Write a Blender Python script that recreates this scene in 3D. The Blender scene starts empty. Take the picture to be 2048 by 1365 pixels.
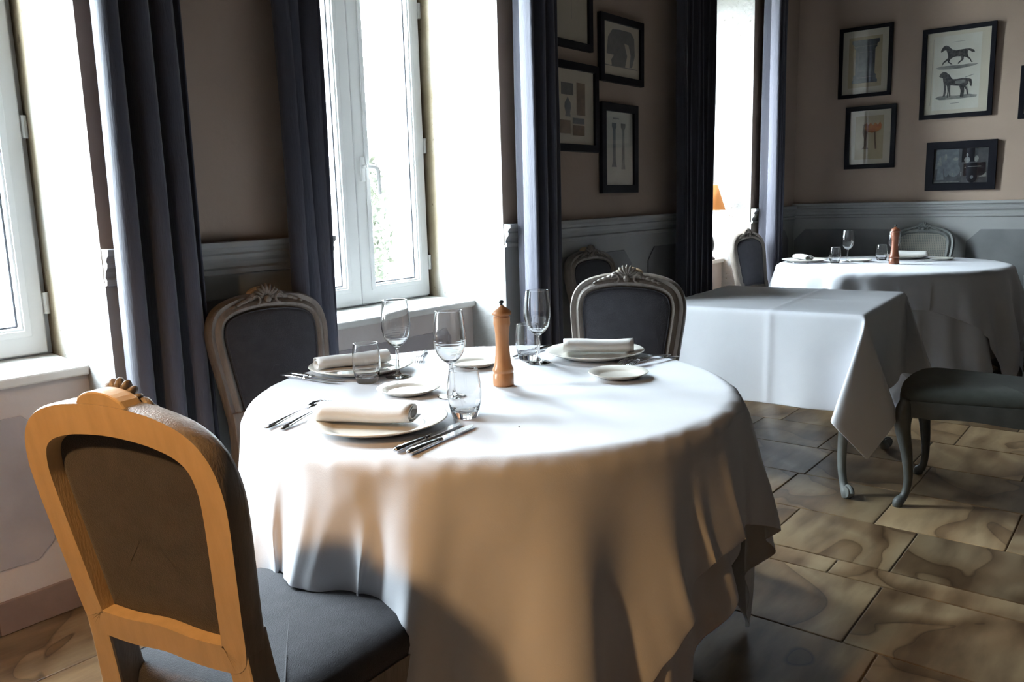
import bpy, bmesh, math, random
import numpy as np
from mathutils import Matrix, Vector
from mathutils.geometry import tessellate_polygon

# ------------------------------------------------------------------ camera, sky, exposure
scene = bpy.context.scene
COL = scene.collection
PI = math.pi
random.seed(4)

YAW, PITCH, ROLL, CAM_H = 0.67829, 0.17007, -0.02752, 1.21
cam_d = bpy.data.cameras.new('camera')
cam_d.sensor_width = 36.0
cam_d.lens = 1640.0 / 2048.0 * 36.0
cam_d.clip_start = 0.05
cam_d.clip_end = 200
cam = bpy.data.objects.new('camera', cam_d)
COL.objects.link(cam)
_f = Vector((math.cos(YAW) * math.cos(PITCH), math.sin(YAW) * math.cos(PITCH), -math.sin(PITCH)))
_r = Vector((math.sin(YAW), -math.cos(YAW), 0.0))
_u = _r.cross(_f)
_r2 = math.cos(ROLL) * _r + math.sin(ROLL) * _u
_u2 = -math.sin(ROLL) * _r + math.cos(ROLL) * _u
M = Matrix((_r2, _u2, -_f)).transposed().to_4x4()
M.translation = (0, 0, CAM_H)
cam.matrix_world = M
scene.camera = cam

SKY_STRENGTH = 76.0
world = bpy.data.worlds.new('overcast_sky')
scene.world = world
world.use_nodes = True
bg = world.node_tree.nodes['Background']
bg.inputs[0].default_value = (0.80, 0.90, 1.0, 1)
bg.inputs[1].default_value = SKY_STRENGTH

scene.view_settings.view_transform = 'Standard'
scene.view_settings.look = 'None'
scene.view_settings.gamma = 1.0
scene.view_settings.use_curve_mapping = False
scene.view_settings.exposure = 0.0
scene.cycles.use_denoising = True
scene.cycles.max_bounces = 10

# window positions along the wall (centres), room sizes
WIN = [0.675, 2.465, 5.236]
WALL_Y, APRON_Y, FRAME_Y = 2.35, 2.57, 2.90
FAR_X, BACK_X, RIGHT_Y, CEIL = 6.50, -3.2, -3.0, 3.4
NICHE_TOP = 2.62
SILL_Z = 0.75

def portal(x):
    d = bpy.data.lights.new('window_portal', 'AREA')
    d.shape = 'RECTANGLE'; d.size = 1.05; d.size_y = 1.86
    d.cycles.is_portal = True
    o = bpy.data.objects.new('window_portal', d)
    COL.objects.link(o)
    o.location = (x - 0.04, 2.99, 1.67)
    o.rotation_euler = (-PI / 2, 0, 0)     # shines into the room (-Y)
for _x in WIN:
    portal(_x)

# ------------------------------------------------------------------ materials
def new_mat(name):
    m = bpy.data.materials.new(name); m.use_nodes = True
    nt = m.node_tree
    return m, nt, nt.nodes['Principled BSDF']

def mat(name, col, rough=0.6, col2=None, scale=6.0, bump=0.0, bscale=60.0, sheen=0.0, metal=0.0, spec=0.5, stretch=None, detail=4.0, ramp=(0.35, 0.65)):
    m, nt, b = new_mat(name)
    b.inputs['Base Color'].default_value = (*col, 1)
    b.inputs['Roughness'].default_value = rough
    b.inputs['Metallic'].default_value = metal
    b.inputs['Specular IOR Level'].default_value = spec
    if sheen:
        b.inputs['Sheen Weight'].default_value = sheen
        b.inputs['Sheen Roughness'].default_value = 0.4
    tc = nt.nodes.new('ShaderNodeTexCoord')
    src = tc.outputs['Object']
    if stretch:
        mp = nt.nodes.new('ShaderNodeMapping'); mp.inputs['Scale'].default_value = stretch
        nt.links.new(src, mp.inputs['Vector']); src = mp.outputs[0]
    if col2 is not None:
        n = nt.nodes.new('ShaderNodeTexNoise'); n.inputs['Scale'].default_value = scale; n.inputs['Detail'].default_value = detail
        nt.links.new(src, n.inputs['Vector'])
        r = nt.nodes.new('ShaderNodeValToRGB')
        r.color_ramp.elements[0].position = ramp[0]; r.color_ramp.elements[0].color = (*col, 1)
        r.color_ramp.elements[1].position = ramp[1]; r.color_ramp.elements[1].color = (*col2, 1)
        nt.links.new(n.outputs['Fac'], r.inputs[0]); nt.links.new(r.outputs[0], b.inputs['Base Color'])
    if bump:
        n2 = nt.nodes.new('ShaderNodeTexNoise'); n2.inputs['Scale'].default_value = bscale; n2.inputs['Detail'].default_value = 5
        nt.links.new(src, n2.inputs['Vector'])
        bp = nt.nodes.new('ShaderNodeBump'); bp.inputs['Strength'].default_value = bump; bp.inputs['Distance'].default_value = 0.01
        nt.links.new(n2.outputs['Fac'], bp.inputs['Height']); nt.links.new(bp.outputs[0], b.inputs['Normal'])
    return m

M_wall = mat('taupe_paint', (0.44, 0.335, 0.265), 0.85, (0.40, 0.305, 0.245), 2.0, 0.15, 40)
M_wains = mat('pale_grey_paint', (0.42, 0.42, 0.41), 0.6, (0.36, 0.365, 0.36), 3.0, 0.1, 30)
M_panel = mat('grey_panel_paint', (0.26, 0.265, 0.27), 0.6, (0.20, 0.205, 0.21), 4.0, 0.1, 30)
M_apron = mat('mauve_white_plaster', (0.62, 0.56, 0.54), 0.8, (0.56, 0.50, 0.48), 3.0, 0.2, 25)
M_apanel = mat('mauve_grey_plaster', (0.40, 0.365, 0.37), 0.8, (0.32, 0.29, 0.30), 5.0, 0.2, 25)
M_ceil = mat('ceiling_paint', (0.07, 0.06, 0.055), 0.9)
M_back = mat('brown_paint', (0.035, 0.03, 0.03), 0.9)
M_trimw = mat('white_sill_paint', (0.80, 0.80, 0.78), 0.45, (0.74, 0.73, 0.70), 8.0)
M_pvc = mat('white_window_frame', (0.78, 0.78, 0.78), 0.35)
M_gasket = mat('dark_gasket', (0.06, 0.065, 0.08), 0.6)
M_skirt = mat('brown_stone_skirting', (0.20, 0.135, 0.11), 0.6, (0.26, 0.18, 0.145), 7.0, 0.2, 40)
M_curtain = mat('slate_velvet', (0.070, 0.070, 0.092), 0.8, (0.055, 0.055, 0.075), 14.0, 0.25, 160, sheen=0.2, stretch=(1, 1, 0.15))
M_cloth = mat('white_damask', (0.69, 0.70, 0.74), 0.75, (0.665, 0.675, 0.715), 9.0, 0.08, 420)
M_napkin = mat('white_napkin', (0.74, 0.73, 0.72), 0.8, None, 5, 0.12, 300)
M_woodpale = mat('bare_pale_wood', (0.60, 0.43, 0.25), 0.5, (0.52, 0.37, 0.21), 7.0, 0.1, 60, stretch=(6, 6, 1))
M_wood = mat('limed_wood', (0.150, 0.122, 0.100), 0.45, (0.21, 0.175, 0.145), 9.0, 0.25, 60, stretch=(6, 6, 1))
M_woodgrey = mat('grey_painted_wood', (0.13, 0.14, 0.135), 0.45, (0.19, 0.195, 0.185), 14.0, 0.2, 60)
M_woodshade = mat('shaded_grey_wood', (0.055, 0.058, 0.056), 0.45, (0.085, 0.088, 0.082), 14.0, 0.2, 60)  # darker copy of the grey wood, the table's shade put into its colour
M_wooddark = mat('dark_stained_wood', (0.05, 0.04, 0.035), 0.45, (0.08, 0.06, 0.05), 12)
M_uph = mat('charcoal_upholstery', (0.042, 0.040, 0.048), 0.8, (0.032, 0.031, 0.038), 30.0, 0.35, 500, sheen=0.12)
M_upholive = mat('olive_grey_upholstery', (0.055, 0.06, 0.05), 0.8, (0.042, 0.046, 0.038), 30.0, 0.35, 500, sheen=0.12)
M_cane = mat('woven_cane', (0.42, 0.40, 0.34), 0.6)
M_china = mat('cream_china', (0.80, 0.77, 0.70), 0.12, spec=0.6)
M_steel = mat('polished_steel', (0.62, 0.62, 0.64), 0.14, metal=1.0)
M_mill = mat('beech_mill', (0.52, 0.24, 0.10), 0.35, (0.44, 0.19, 0.075), 10.0, stretch=(6, 6, 1))
M_milldark = mat('dark_walnut_mill', (0.20, 0.065, 0.03), 0.35, (0.15, 0.05, 0.025), 10.0, stretch=(6, 6, 1))
M_iron = mat('dark_metal_knob', (0.05, 0.05, 0.05), 0.35, metal=0.8)
M_frame = mat('black_frame', (0.006, 0.006, 0.010), 0.5, spec=0.15)
M_paper = mat('cream_paper', (0.66, 0.61, 0.50), 0.8, (0.60, 0.55, 0.44), 5.0)
M_paperw = mat('pale_print_paper', (0.70, 0.69, 0.62), 0.8, (0.63, 0.61, 0.53), 6.0)
M_ochre = mat('ochre_print_paper', (0.52, 0.44, 0.28), 0.8, (0.45, 0.37, 0.24), 6.0)
M_ink = mat('black_ink', (0.025, 0.024, 0.028), 0.8, (0.10, 0.095, 0.09), 60.0)
M_inkgrey = mat('grey_ink', (0.17, 0.175, 0.17), 0.8, (0.30, 0.30, 0.27), 40.0)
M_inkmid = mat('slate_ink', (0.10, 0.115, 0.13), 0.8, (0.15, 0.165, 0.175), 30.0)
M_inkbrown = mat('brown_ink', (0.14, 0.09, 0.055), 0.8, (0.20, 0.13, 0.08), 40.0)
M_inkrust = mat('rust_ink', (0.30, 0.10, 0.03), 0.8, (0.40, 0.17, 0.05), 40.0)
M_photo = mat('dark_photo_print', (0.035, 0.037, 0.042), 0.5, (0.075, 0.08, 0.085), 18.0)
M_photolight = mat('pale_photo_grey', (0.24, 0.25, 0.23), 0.5, (0.14, 0.15, 0.14), 50.0)
M_brass = mat('aged_brass', (0.35, 0.24, 0.10), 0.35, metal=0.9)
M_hinge = mat('white_hinge', (0.7, 0.7, 0.68), 0.4)
M_leaf = mat('dark_evergreen_foliage', (0.018, 0.024, 0.012), 0.8, (0.028, 0.030, 0.018), 12.0)
M_bark = mat('bark', (0.16, 0.12, 0.09), 0.9)
M_gravel = mat('pale_gravel', (0.55, 0.53, 0.48), 0.9, (0.48, 0.46, 0.40), 20.0)

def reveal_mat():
    m, nt, b = new_mat('stained_shaded_reveal_plaster')
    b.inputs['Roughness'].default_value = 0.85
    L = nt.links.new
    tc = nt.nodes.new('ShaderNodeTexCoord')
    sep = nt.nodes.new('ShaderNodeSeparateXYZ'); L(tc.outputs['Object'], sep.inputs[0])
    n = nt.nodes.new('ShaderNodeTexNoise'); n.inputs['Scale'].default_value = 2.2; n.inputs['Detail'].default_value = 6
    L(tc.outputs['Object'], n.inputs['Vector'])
    # brown stain with painted-in shade, darker towards the window frame, ragged by the noise
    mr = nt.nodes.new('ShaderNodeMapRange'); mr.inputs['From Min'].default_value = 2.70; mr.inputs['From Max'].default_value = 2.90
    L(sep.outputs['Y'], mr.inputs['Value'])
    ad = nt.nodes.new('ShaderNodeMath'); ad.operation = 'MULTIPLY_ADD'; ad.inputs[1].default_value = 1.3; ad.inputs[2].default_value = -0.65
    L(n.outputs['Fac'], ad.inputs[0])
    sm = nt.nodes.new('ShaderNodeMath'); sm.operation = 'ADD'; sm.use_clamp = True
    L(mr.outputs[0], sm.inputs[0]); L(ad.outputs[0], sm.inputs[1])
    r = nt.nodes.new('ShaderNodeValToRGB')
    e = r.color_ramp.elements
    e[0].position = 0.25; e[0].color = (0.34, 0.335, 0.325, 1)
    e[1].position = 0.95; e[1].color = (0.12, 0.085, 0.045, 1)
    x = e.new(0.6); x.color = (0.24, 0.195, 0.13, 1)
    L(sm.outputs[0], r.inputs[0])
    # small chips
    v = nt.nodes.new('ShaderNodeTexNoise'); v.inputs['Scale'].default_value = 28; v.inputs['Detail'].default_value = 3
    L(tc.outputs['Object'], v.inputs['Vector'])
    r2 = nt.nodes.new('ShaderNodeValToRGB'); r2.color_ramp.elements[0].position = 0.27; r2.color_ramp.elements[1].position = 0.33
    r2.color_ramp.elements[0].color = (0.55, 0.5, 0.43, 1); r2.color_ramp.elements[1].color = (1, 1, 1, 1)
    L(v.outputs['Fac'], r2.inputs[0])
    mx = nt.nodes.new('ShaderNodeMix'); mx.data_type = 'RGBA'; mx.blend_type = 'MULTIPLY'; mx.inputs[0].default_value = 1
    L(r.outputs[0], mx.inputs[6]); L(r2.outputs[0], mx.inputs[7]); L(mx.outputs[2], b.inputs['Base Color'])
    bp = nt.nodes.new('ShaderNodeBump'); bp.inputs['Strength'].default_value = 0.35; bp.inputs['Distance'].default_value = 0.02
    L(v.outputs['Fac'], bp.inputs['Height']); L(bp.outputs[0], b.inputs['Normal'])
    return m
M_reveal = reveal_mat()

def stone_mat():
    m, nt, b = new_mat('veined_sandstone')
    L = nt.links.new
    tc = nt.nodes.new('ShaderNodeTexCoord'); oi = nt.nodes.new('ShaderNodeObjectInfo')
    mul = nt.nodes.new('ShaderNodeVectorMath'); mul.operation = 'SCALE'; mul.inputs[0].default_value = (37, 61, 13)
    L(oi.outputs['Random'], mul.inputs['Scale'])
    add = nt.nodes.new('ShaderNodeVectorMath'); add.operation = 'ADD'
    L(tc.outputs['Object'], add.inputs[0]); L(mul.outputs[0], add.inputs[1])
    n = nt.nodes.new('ShaderNodeTexNoise'); n.inputs['Scale'].default_value = 1.5; n.inputs['Detail'].default_value = 2.5; n.inputs['Distortion'].default_value = 0.8
    L(add.outputs[0], n.inputs['Vector'])
    w = nt.nodes.new('ShaderNodeMath'); w.operation = 'MULTIPLY'; w.inputs[1].default_value = 5.5
    L(n.outputs['Fac'], w.inputs[0])
    fr = nt.nodes.new('ShaderNodeMath'); fr.operation = 'FRACT'; L(w.outputs[0], fr.inputs[0])
    r = nt.nodes.new('ShaderNodeValToRGB'); e = r.color_ramp.elements
    e[0].position = 0.0; e[0].color = (0.08, 0.042, 0.018, 1)
    e[1].position = 1.0; e[1].color = (0.16, 0.098, 0.048, 1)
    for p_, c_ in ((0.05, (0.27, 0.175, 0.09, 1)), (0.45, (0.34, 0.245, 0.14, 1)), (0.8, (0.23, 0.145, 0.075, 1))):
        q = e.new(p_); q.color = c_
    L(fr.outputs[0], r.inputs[0])
    n2 = nt.nodes.new('ShaderNodeTexNoise'); n2.inputs['Scale'].default_value = 4.5; n2.inputs['Detail'].default_value = 6
    mp2 = nt.nodes.new('ShaderNodeMapping'); mp2.inputs['Scale'].default_value = (0.7, 2.6, 1.0); mp2.inputs['Rotation'].default_value = (0, 0, 0.35)
    L(add.outputs[0], mp2.inputs['Vector']); L(mp2.outputs[0], n2.inputs['Vector'])
    r2 = nt.nodes.new('ShaderNodeValToRGB'); r2.color_ramp.elements[0].position = 0.35; r2.color_ramp.elements[1].position = 0.6
    r2.color_ramp.elements[0].color = (0.42, 0.36, 0.32, 1); r2.color_ramp.elements[1].color = (1, 1, 1, 1)
    L(n2.outputs['Fac'], r2.inputs[0])
    mx = nt.nodes.new('ShaderNodeMix'); mx.data_type = 'RGBA'; mx.blend_type = 'MULTIPLY'; mx.inputs[0].default_value = 0.85
    L(r.outputs[0], mx.inputs[6]); L(r2.outputs[0], mx.inputs[7])
    hs = nt.nodes.new('ShaderNodeHueSaturation'); L(mx.outputs[2], hs.inputs['Color'])
    mr = nt.nodes.new('ShaderNodeMapRange'); mr.inputs['To Min'].default_value = 0.5; mr.inputs['To Max'].default_value = 1.15
    L(oi.outputs['Random'], mr.inputs['Value']); L(mr.outputs[0], hs.inputs['Value'])
    L(hs.outputs[0], b.inputs['Base Color'])
    b.inputs['Roughness'].default_value = 0.33
    bp = nt.nodes.new('ShaderNodeBump'); bp.inputs['Strength'].default_value = 0.25; bp.inputs['Distance'].default_value = 0.01
    L(n2.outputs['Fac'], bp.inputs['Height']); L(bp.outputs[0], b.inputs['Normal'])
    return m
M_stone = stone_mat()
M_grout = mat('floor_grout', (0.20, 0.15, 0.10), 0.85, (0.15, 0.11, 0.08), 6)

def thin_glass(name, tint=(1, 1, 1)):
    m = bpy.data.materials.new(name); m.use_nodes = True
    nt = m.node_tree; nt.nodes.clear()
    o = nt.nodes.new('ShaderNodeOutputMaterial'); t = nt.nodes.new('ShaderNodeBsdfTransparent'); g = nt.nodes.new('ShaderNodeBsdfGlossy')
    t.inputs[0].default_value = (*tint, 1); g.inputs['Roughness'].default_value = 0.02
    lw = nt.nodes.new('ShaderNodeLayerWeight'); lw.inputs[0].default_value = 0.5
    pw = nt.nodes.new('ShaderNodeMath'); pw.operation = 'POWER'; pw.inputs[1].default_value = 4.0
    f = nt.nodes.new('ShaderNodeMath'); f.operation = 'MULTIPLY_ADD'; f.inputs[1].default_value = 0.6; f.inputs[2].default_value = 0.04
    nt.links.new(lw.outputs['Facing'], pw.inputs[0]); nt.links.new(pw.outputs[0], f.inputs[0])
    mx = nt.nodes.new('ShaderNodeMixShader')
    nt.links.new(f.outputs[0], mx.inputs[0]); nt.links.new(t.outputs[0], mx.inputs[1]); nt.links.new(g.outputs[0], mx.inputs[2]); nt.links.new(mx.outputs[0], o.inputs[0])
    return m
M_pane = thin_glass('window_glass', (0.97, 0.99, 0.98))
M_picglass = thin_glass('picture_glass')

def drink_glass():
    m, nt, b = new_mat('clear_drinking_glass')
    b.inputs['Base Color'].default_value = (1, 1, 1, 1)
    b.inputs['Roughness'].default_value = 0.0
    b.inputs['IOR'].default_value = 1.48
    b.inputs['Transmission Weight'].default_value = 1.0
    return m
M_glass = drink_glass()

def lit_shade():
    m, nt, b = new_mat('orange_lampshade')
    b.inputs['Base Color'].default_value = (0.62, 0.24, 0.07, 1)
    b.inputs['Roughness'].default_value = 0.8
    b.inputs['Emission Color'].default_value = (1.0, 0.42, 0.12, 1)
    b.inputs['Emission Strength'].default_value = 0.35
    return m
M_shade = lit_shade()
def bulb_mat():
    m, nt, b = new_mat('warm_bulb')
    b.inputs['Emission Color'].default_value = (1, 0.6, 0.28, 1)
    b.inputs['Emission Strength'].default_value = 6.0
    return m
M_bulb = bulb_mat()

# ------------------------------------------------------------------ helpers
def mk(name, verts, faces, m, parent=None, smooth=False, mats=None, fmat=None):
    me = bpy.data.meshes.new(name)
    me.from_pydata([tuple(v) for v in verts], [], [tuple(f) for f in faces])
    for x in (mats or [m]):
        me.materials.append(x)
    if fmat is not None:
        me.polygons.foreach_set('material_index', fmat)
    if smooth:
        me.polygons.foreach_set('use_smooth', [True] * len(me.polygons))
    me.update()
    o = bpy.data.objects.new(name, me)
    COL.objects.link(o)
    if parent is not None:
        o.parent = parent
    return o

def bm_fix(o):
    bm = bmesh.new(); bm.from_mesh(o.data)
    bmesh.ops.recalc_face_normals(bm, faces=bm.faces); bm.to_mesh(o.data); bm.free()
    return o

def tag(o, label=None, cat=None, group=None, kind=None):
    if label: o['label'] = label
    if cat: o['category'] = cat
    if group: o['group'] = group
    if kind: o['kind'] = kind
    return o

def thing(name, label, cat, loc=(0, 0, 0), rz=0.0, group=None):
    o = bpy.data.objects.new(name, None); COL.objects.link(o)
    o.empty_display_size = 0.05
    o.location = loc; o.rotation_euler = (0, 0, rz)
    return tag(o, label, cat, group)

def copy_tree(o, parent=None):
    c = o.copy(); COL.objects.link(c)
    if parent is not None:
        c.parent = parent
    for ch in list(o.children):
        copy_tree(ch, c)
    return c

class MB:
    def __init__(s): s.v = []; s.f = []
    def add(s, v, f):
        b = len(s.v); s.v += [tuple(x) for x in v]; s.f += [tuple(i + b for i in q) for q in f]; return s
    def box(s, x0, x1, y0, y1, z0, z1):
        return s.add([(x0, y0, z0), (x1, y0, z0), (x1, y1, z0), (x0, y1, z0), (x0, y0, z1), (x1, y0, z1), (x1, y1, z1), (x0, y1, z1)],
                     [(0, 3, 2, 1), (4, 5, 6, 7), (0, 1, 5, 4), (1, 2, 6, 5), (2, 3, 7, 6), (3, 0, 4, 7)])
    def prism(s, poly, z0, z1):
        n = len(poly)
        return s.add([(x, y, z0) for x, y in poly] + [(x, y, z1) for x, y in poly],
                     [tuple(range(n))[::-1], tuple(range(n, 2 * n))] + [(i, (i + 1) % n, n + (i + 1) % n, n + i) for i in range(n)])
    def tube(s, pts, rad, seg=10, squash=(1, 1), twist=0.0, cap=True):
        pts = [Vector(p) for p in pts]; n = len(pts); vs = []; fs = []
        if not hasattr(rad, '__len__'): rad = [rad] * n
        t0 = (pts[1] - pts[0]).normalized()
        up = Vector((0, 0, 1)) if abs(t0.z) < 0.9 else Vector((0, 1, 0))
        a = t0.cross(up).normalized()
        for i in range(n):
            t = (pts[min(i + 1, n - 1)] - pts[max(i - 1, 0)]).normalized()
            a = (a - t * a.dot(t)).normalized(); b = t.cross(a)
            for k in range(seg):
                w = 2 * PI * k / seg + twist
                vs.append(pts[i] + a * math.cos(w) * rad[i] * squash[0] + b * math.sin(w) * rad[i] * squash[1])
        for i in range(n - 1):
            for k in range(seg):
                fs.append((i * seg + k, i * seg + (k + 1) % seg, (i + 1) * seg + (k + 1) % seg, (i + 1) * seg + k))
        if cap:
            fs.append(tuple(range(seg))[::-1]); fs.append(tuple((n - 1) * seg + k for k in range(seg)))
        return s.add(vs, fs)
    def lathe(s, prof, seg=32, c=(0, 0, 0), closed=False):
        vs = []; fs = []; n = len(prof)
        for r, z in prof:
            for k in range(seg):
                w = 2 * PI * k / seg
                vs.append((c[0] + r * math.cos(w), c[1] + r * math.sin(w), c[2] + z))
        for i in range(n if closed else n - 1):
            j = (i + 1) % n
            for k in range(seg):
                fs.append((i * seg + k, i * seg + (k + 1) % seg, j * seg + (k + 1) % seg, j * seg + k))
        return s.add(vs, fs)
    def ball(s, c, r, seg=10, rings=6, rot=None):
        vs = []; fs = []
        R = rot or Matrix.Identity(3)
        for i in range(rings + 1):
            ph = PI * i / rings
            for k in range(seg):
                w = 2 * PI * k / seg
                p = R @ Vector((r[0] * math.sin(ph) * math.cos(w), r[1] * math.sin(ph) * math.sin(w), r[2] * math.cos(ph)))
                vs.append((c[0] + p.x, c[1] + p.y, c[2] + p.z))
        for i in range(rings):
            for k in range(seg):
                fs.append((i * seg + k, (i + 1) * seg + k, (i + 1) * seg + (k + 1) % seg, i * seg + (k + 1) % seg))
        return s.add(vs, fs)
    def build(s, name, m, parent=None, smooth=False, bevel=0.0, weld=False):
        o = mk(name, s.v, s.f, m, parent, smooth)
        bm = bmesh.new(); bm.from_mesh(o.data)
        bmesh.ops.remove_doubles(bm, verts=bm.verts, dist=1e-5)
        bmesh.ops.dissolve_degenerate(bm, dist=1e-6, edges=bm.edges)
        bmesh.ops.recalc_face_normals(bm, faces=bm.faces)
        bm.to_mesh(o.data); bm.free()
        if bevel:
            b = o.modifiers.new('bevel', 'BEVEL'); b.width = bevel; b.segments = 2; b.limit_method = 'ANGLE'; b.angle_limit = 0.6
        return o

def smooth_angle(o, ang=0.7):
    o.data.polygons.foreach_set('use_smooth', [True] * len(o.data.polygons))
    m = o.modifiers.new('edge', 'EDGE_SPLIT'); m.split_angle = ang
    return o

def catmull(pts, n, closed=False):
    P = [np.array(p, float) for p in pts]; N = len(P); out = []
    segs = N if closed else N - 1
    for i in range(segs):
        if closed:
            p0, p1, p2, p3 = P[(i - 1) % N], P[i], P[(i + 1) % N], P[(i + 2) % N]
        else:
            p0, p1, p2, p3 = P[max(i - 1, 0)], P[i], P[i + 1], P[min(i + 2, N - 1)]
        for k in range(n):
            t = k / n
            out.append(0.5 * ((2 * p1) + (-p0 + p2) * t + (2 * p0 - 5 * p1 + 4 * p2 - p3) * t * t + (-p0 + 3 * p1 - 3 * p2 + p3) * t ** 3))
    if not closed: out.append(P[-1])
    return out

# ------------------------------------------------------------------ room shell
AH, FH = 0.41, 0.475     # niche reach to the right of the sash joint, at the wall face / at the frame
AL, FL = 0.575, 0.56     # and to its left (the left leaf is wider)
# window wall: piers with splayed reveals, lintel above
mb = MB()
edges = [BACK_X] + [v for c in WIN for v in (c - AL, c + AH)] + [FAR_X]
fe = [BACK_X] + [v for c in WIN for v in (c - FL, c + FH)] + [FAR_X]
for i in range(0, len(edges), 2):
    mb.prism([(edges[i], WALL_Y), (edges[i + 1], WALL_Y), (fe[i + 1], 3.0), (fe[i], 3.0)], 0, NICHE_TOP)
mb.box(BACK_X, FAR_X, WALL_Y, 3.0, NICHE_TOP, CEIL)
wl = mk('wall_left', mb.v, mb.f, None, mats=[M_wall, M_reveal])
bm_fix(wl)
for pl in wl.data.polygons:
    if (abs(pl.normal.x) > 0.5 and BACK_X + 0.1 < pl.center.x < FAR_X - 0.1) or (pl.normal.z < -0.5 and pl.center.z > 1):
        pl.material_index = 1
tag(wl, kind='structure')

def chamfer_poly(a0, a1, z0, z1, c):
    return [(a0 + c, z0), (a1 - c, z0), (a1, z0 + c), (a1, z1 - c), (a1 - c, z1), (a0 + c, z1), (a0, z1 - c), (a0, z0 + c)]

def panel_x(parent, x0, x1, z0, z1, y, c, m, d=0.006, name='wall_panel'):
    poly = chamfer_poly(x0, x1, z0, z1, c); n = len(poly)
    return MB().add([(a, y - d, z) for a, z in poly] + [(a, y, z) for a, z in poly],
                    [tuple(range(n)), tuple(range(n, 2 * n))[::-1]] + [(i, n + i, n + (i + 1) % n, (i + 1) % n) for i in range(n)]).build(name, m, parent, bevel=0.002)

def panel_y(parent, y0, y1, z0, z1, x, c, m, d=0.006, name='wall_panel'):
    poly = chamfer_poly(y0, y1, z0, z1, c); n = len(poly)
    return MB().add([(x - d, a, z) for a, z in poly] + [(x, a, z) for a, z in poly],
                    [tuple(range(n)), tuple(range(n, 2 * n))[::-1]] + [(i, n + i, n + (i + 1) % n, (i + 1) % n) for i in range(n)]).build(name, m, parent, bevel=0.002)

RAIL = [(0.0, 1.000), (0.012, 1.004), (0.014, 1.018), (0.006, 1.024), (0.010, 1.040), (0.022, 1.052), (0.026, 1.064), (0.020, 1.070), (0.026, 1.082), (0.036, 1.088), (0.036, 1.104), (0.0, 1.106)]
trim_no = 0
for i in range(0, len(edges), 2):
    x0, x1 = edges[i], edges[i + 1]
    w = MB().box(x0, x1, WALL_Y - 0.006, WALL_Y, 0.0, 1.01).build('wainscot', M_wains, wl)
    pans = [(3.06, 3.98), (4.17, 4.58)] if i == 4 else [(x0 + 0.13, x1 - 0.13)]
    for a0, a1 in pans:
        panel_x(wl, a0, a1, 0.30, 0.925, WALL_Y - 0.006, 0.075, M_panel)
    n = len(RAIL); trim_no += 1
    t = MB().add([(x0, WALL_Y - 0.006 - d, z) for d, z in RAIL] + [(x1, WALL_Y - 0.006 - d, z) for d, z in RAIL],
                 [tuple(range(n)), tuple(range(n, 2 * n))[::-1]] + [(k, (k + 1) % n, n + (k + 1) % n, n + k) for k in range(n)]).build('trim_%d' % trim_no, M_wains)
    tag(t, kind='structure')
    b = MB().box(x0, x1, WALL_Y - 0.024, WALL_Y - 0.006, 0.0, 0.15).build('baseboard_left' if i == 0 else 'baseboard_left.%03d' % i, M_wains, bevel=0.004)
    tag(b, kind='structure')
# apron walls below the windows with their painted panels and stone skirting
skirt_me = None
for c in WIN:
    y0 = APRON_Y
    hw = AH + (FH - AH) * (y0 - WALL_Y) / 0.65
    hl = AL + (FL - AL) * (y0 - WALL_Y) / 0.65
    MB().prism([(c - hl - 0.002, y0), (c + hw + 0.002, y0), (c + FH + 0.002, 3.0), (c - FL - 0.002, 3.0)], 0, SILL_Z - 0.03).build('apron', M_apron, wl)
    panel_x(wl, c - 0.44, c + 0.28, 0.19, 0.632, y0, 0.05, M_apanel)
    for k in range(3):
        L0 = (hw + hl) / 3
        t = MB().box(-L0 / 2 + 0.0015, L0 / 2 - 0.0015, -0.014, 0, 0, 0.098).build('skirting_tile', M_skirt, wl, bevel=0.002)
        t.location = (c - hl + L0 * (k + 0.5), y0, 0)

wf = MB().box(FAR_X, FAR_X + 0.2, RIGHT_Y, 3.0, 0, CEIL).build('wall_far', M_wall); tag(wf, kind='structure')
MB().box(FAR_X - 0.008, FAR_X, RIGHT_Y, WALL_Y, 0, 1.03).build('wainscot', M_wains, wf)
for a0, a1 in ((1.25, 2.335), (0.0, 1.125), (-1.25, -0.13), (-2.5, -1.38)):
    panel_y(wf, a0, a1, 0.32, 0.925, FAR_X - 0.008, 0.085, M_panel)
n = len(RAIL); trim_no += 1
t = MB().add([(FAR_X - 0.008 - d * 1.15, WALL_Y, 1.010 + (z - 1.0) * 1.06) for d, z in RAIL] + [(FAR_X - 0.008 - d * 1.15, RIGHT_Y, 1.010 + (z - 1.0) * 1.06) for d, z in RAIL],
             [tuple(range(n)), tuple(range(n, 2 * n))[::-1]] + [(k, (k + 1) % n, n + (k + 1) % n, n + k) for k in range(n)]).build('trim_%d' % trim_no, M_wains)
tag(t, kind='structure')
bb = MB().box(FAR_X - 0.03, FAR_X - 0.008, RIGHT_Y, WALL_Y, 0, 0.19).box(FAR_X - 0.04, FAR_X - 0.008, RIGHT_Y, WALL_Y, 0.19, 0.235).build('baseboard_far', M_wains, bevel=0.005)
tag(bb, kind='structure')
tag(MB().box(BACK_X - 0.2, BACK_X, RIGHT_Y, 3.0, 0, CEIL).build('wall_back', M_back), kind='structure')
tag(MB().box(BACK_X - 0.2, FAR_X + 0.2, RIGHT_Y - 0.2, RIGHT_Y, 0, CEIL).build('wall_right', M_back), kind='structure')
tag(MB().box(BACK_X - 0.2, FAR_X + 0.2, RIGHT_Y - 0.2, 3.0, CEIL, CEIL + 0.15).build('ceiling', M_ceil), kind='structure')
floor = MB().box(BACK_X - 0.2, FAR_X + 0.2, RIGHT_Y - 0.2, 3.0, -0.15, -0.004).build('floor', M_grout); tag(floor, kind='structure')
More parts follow.
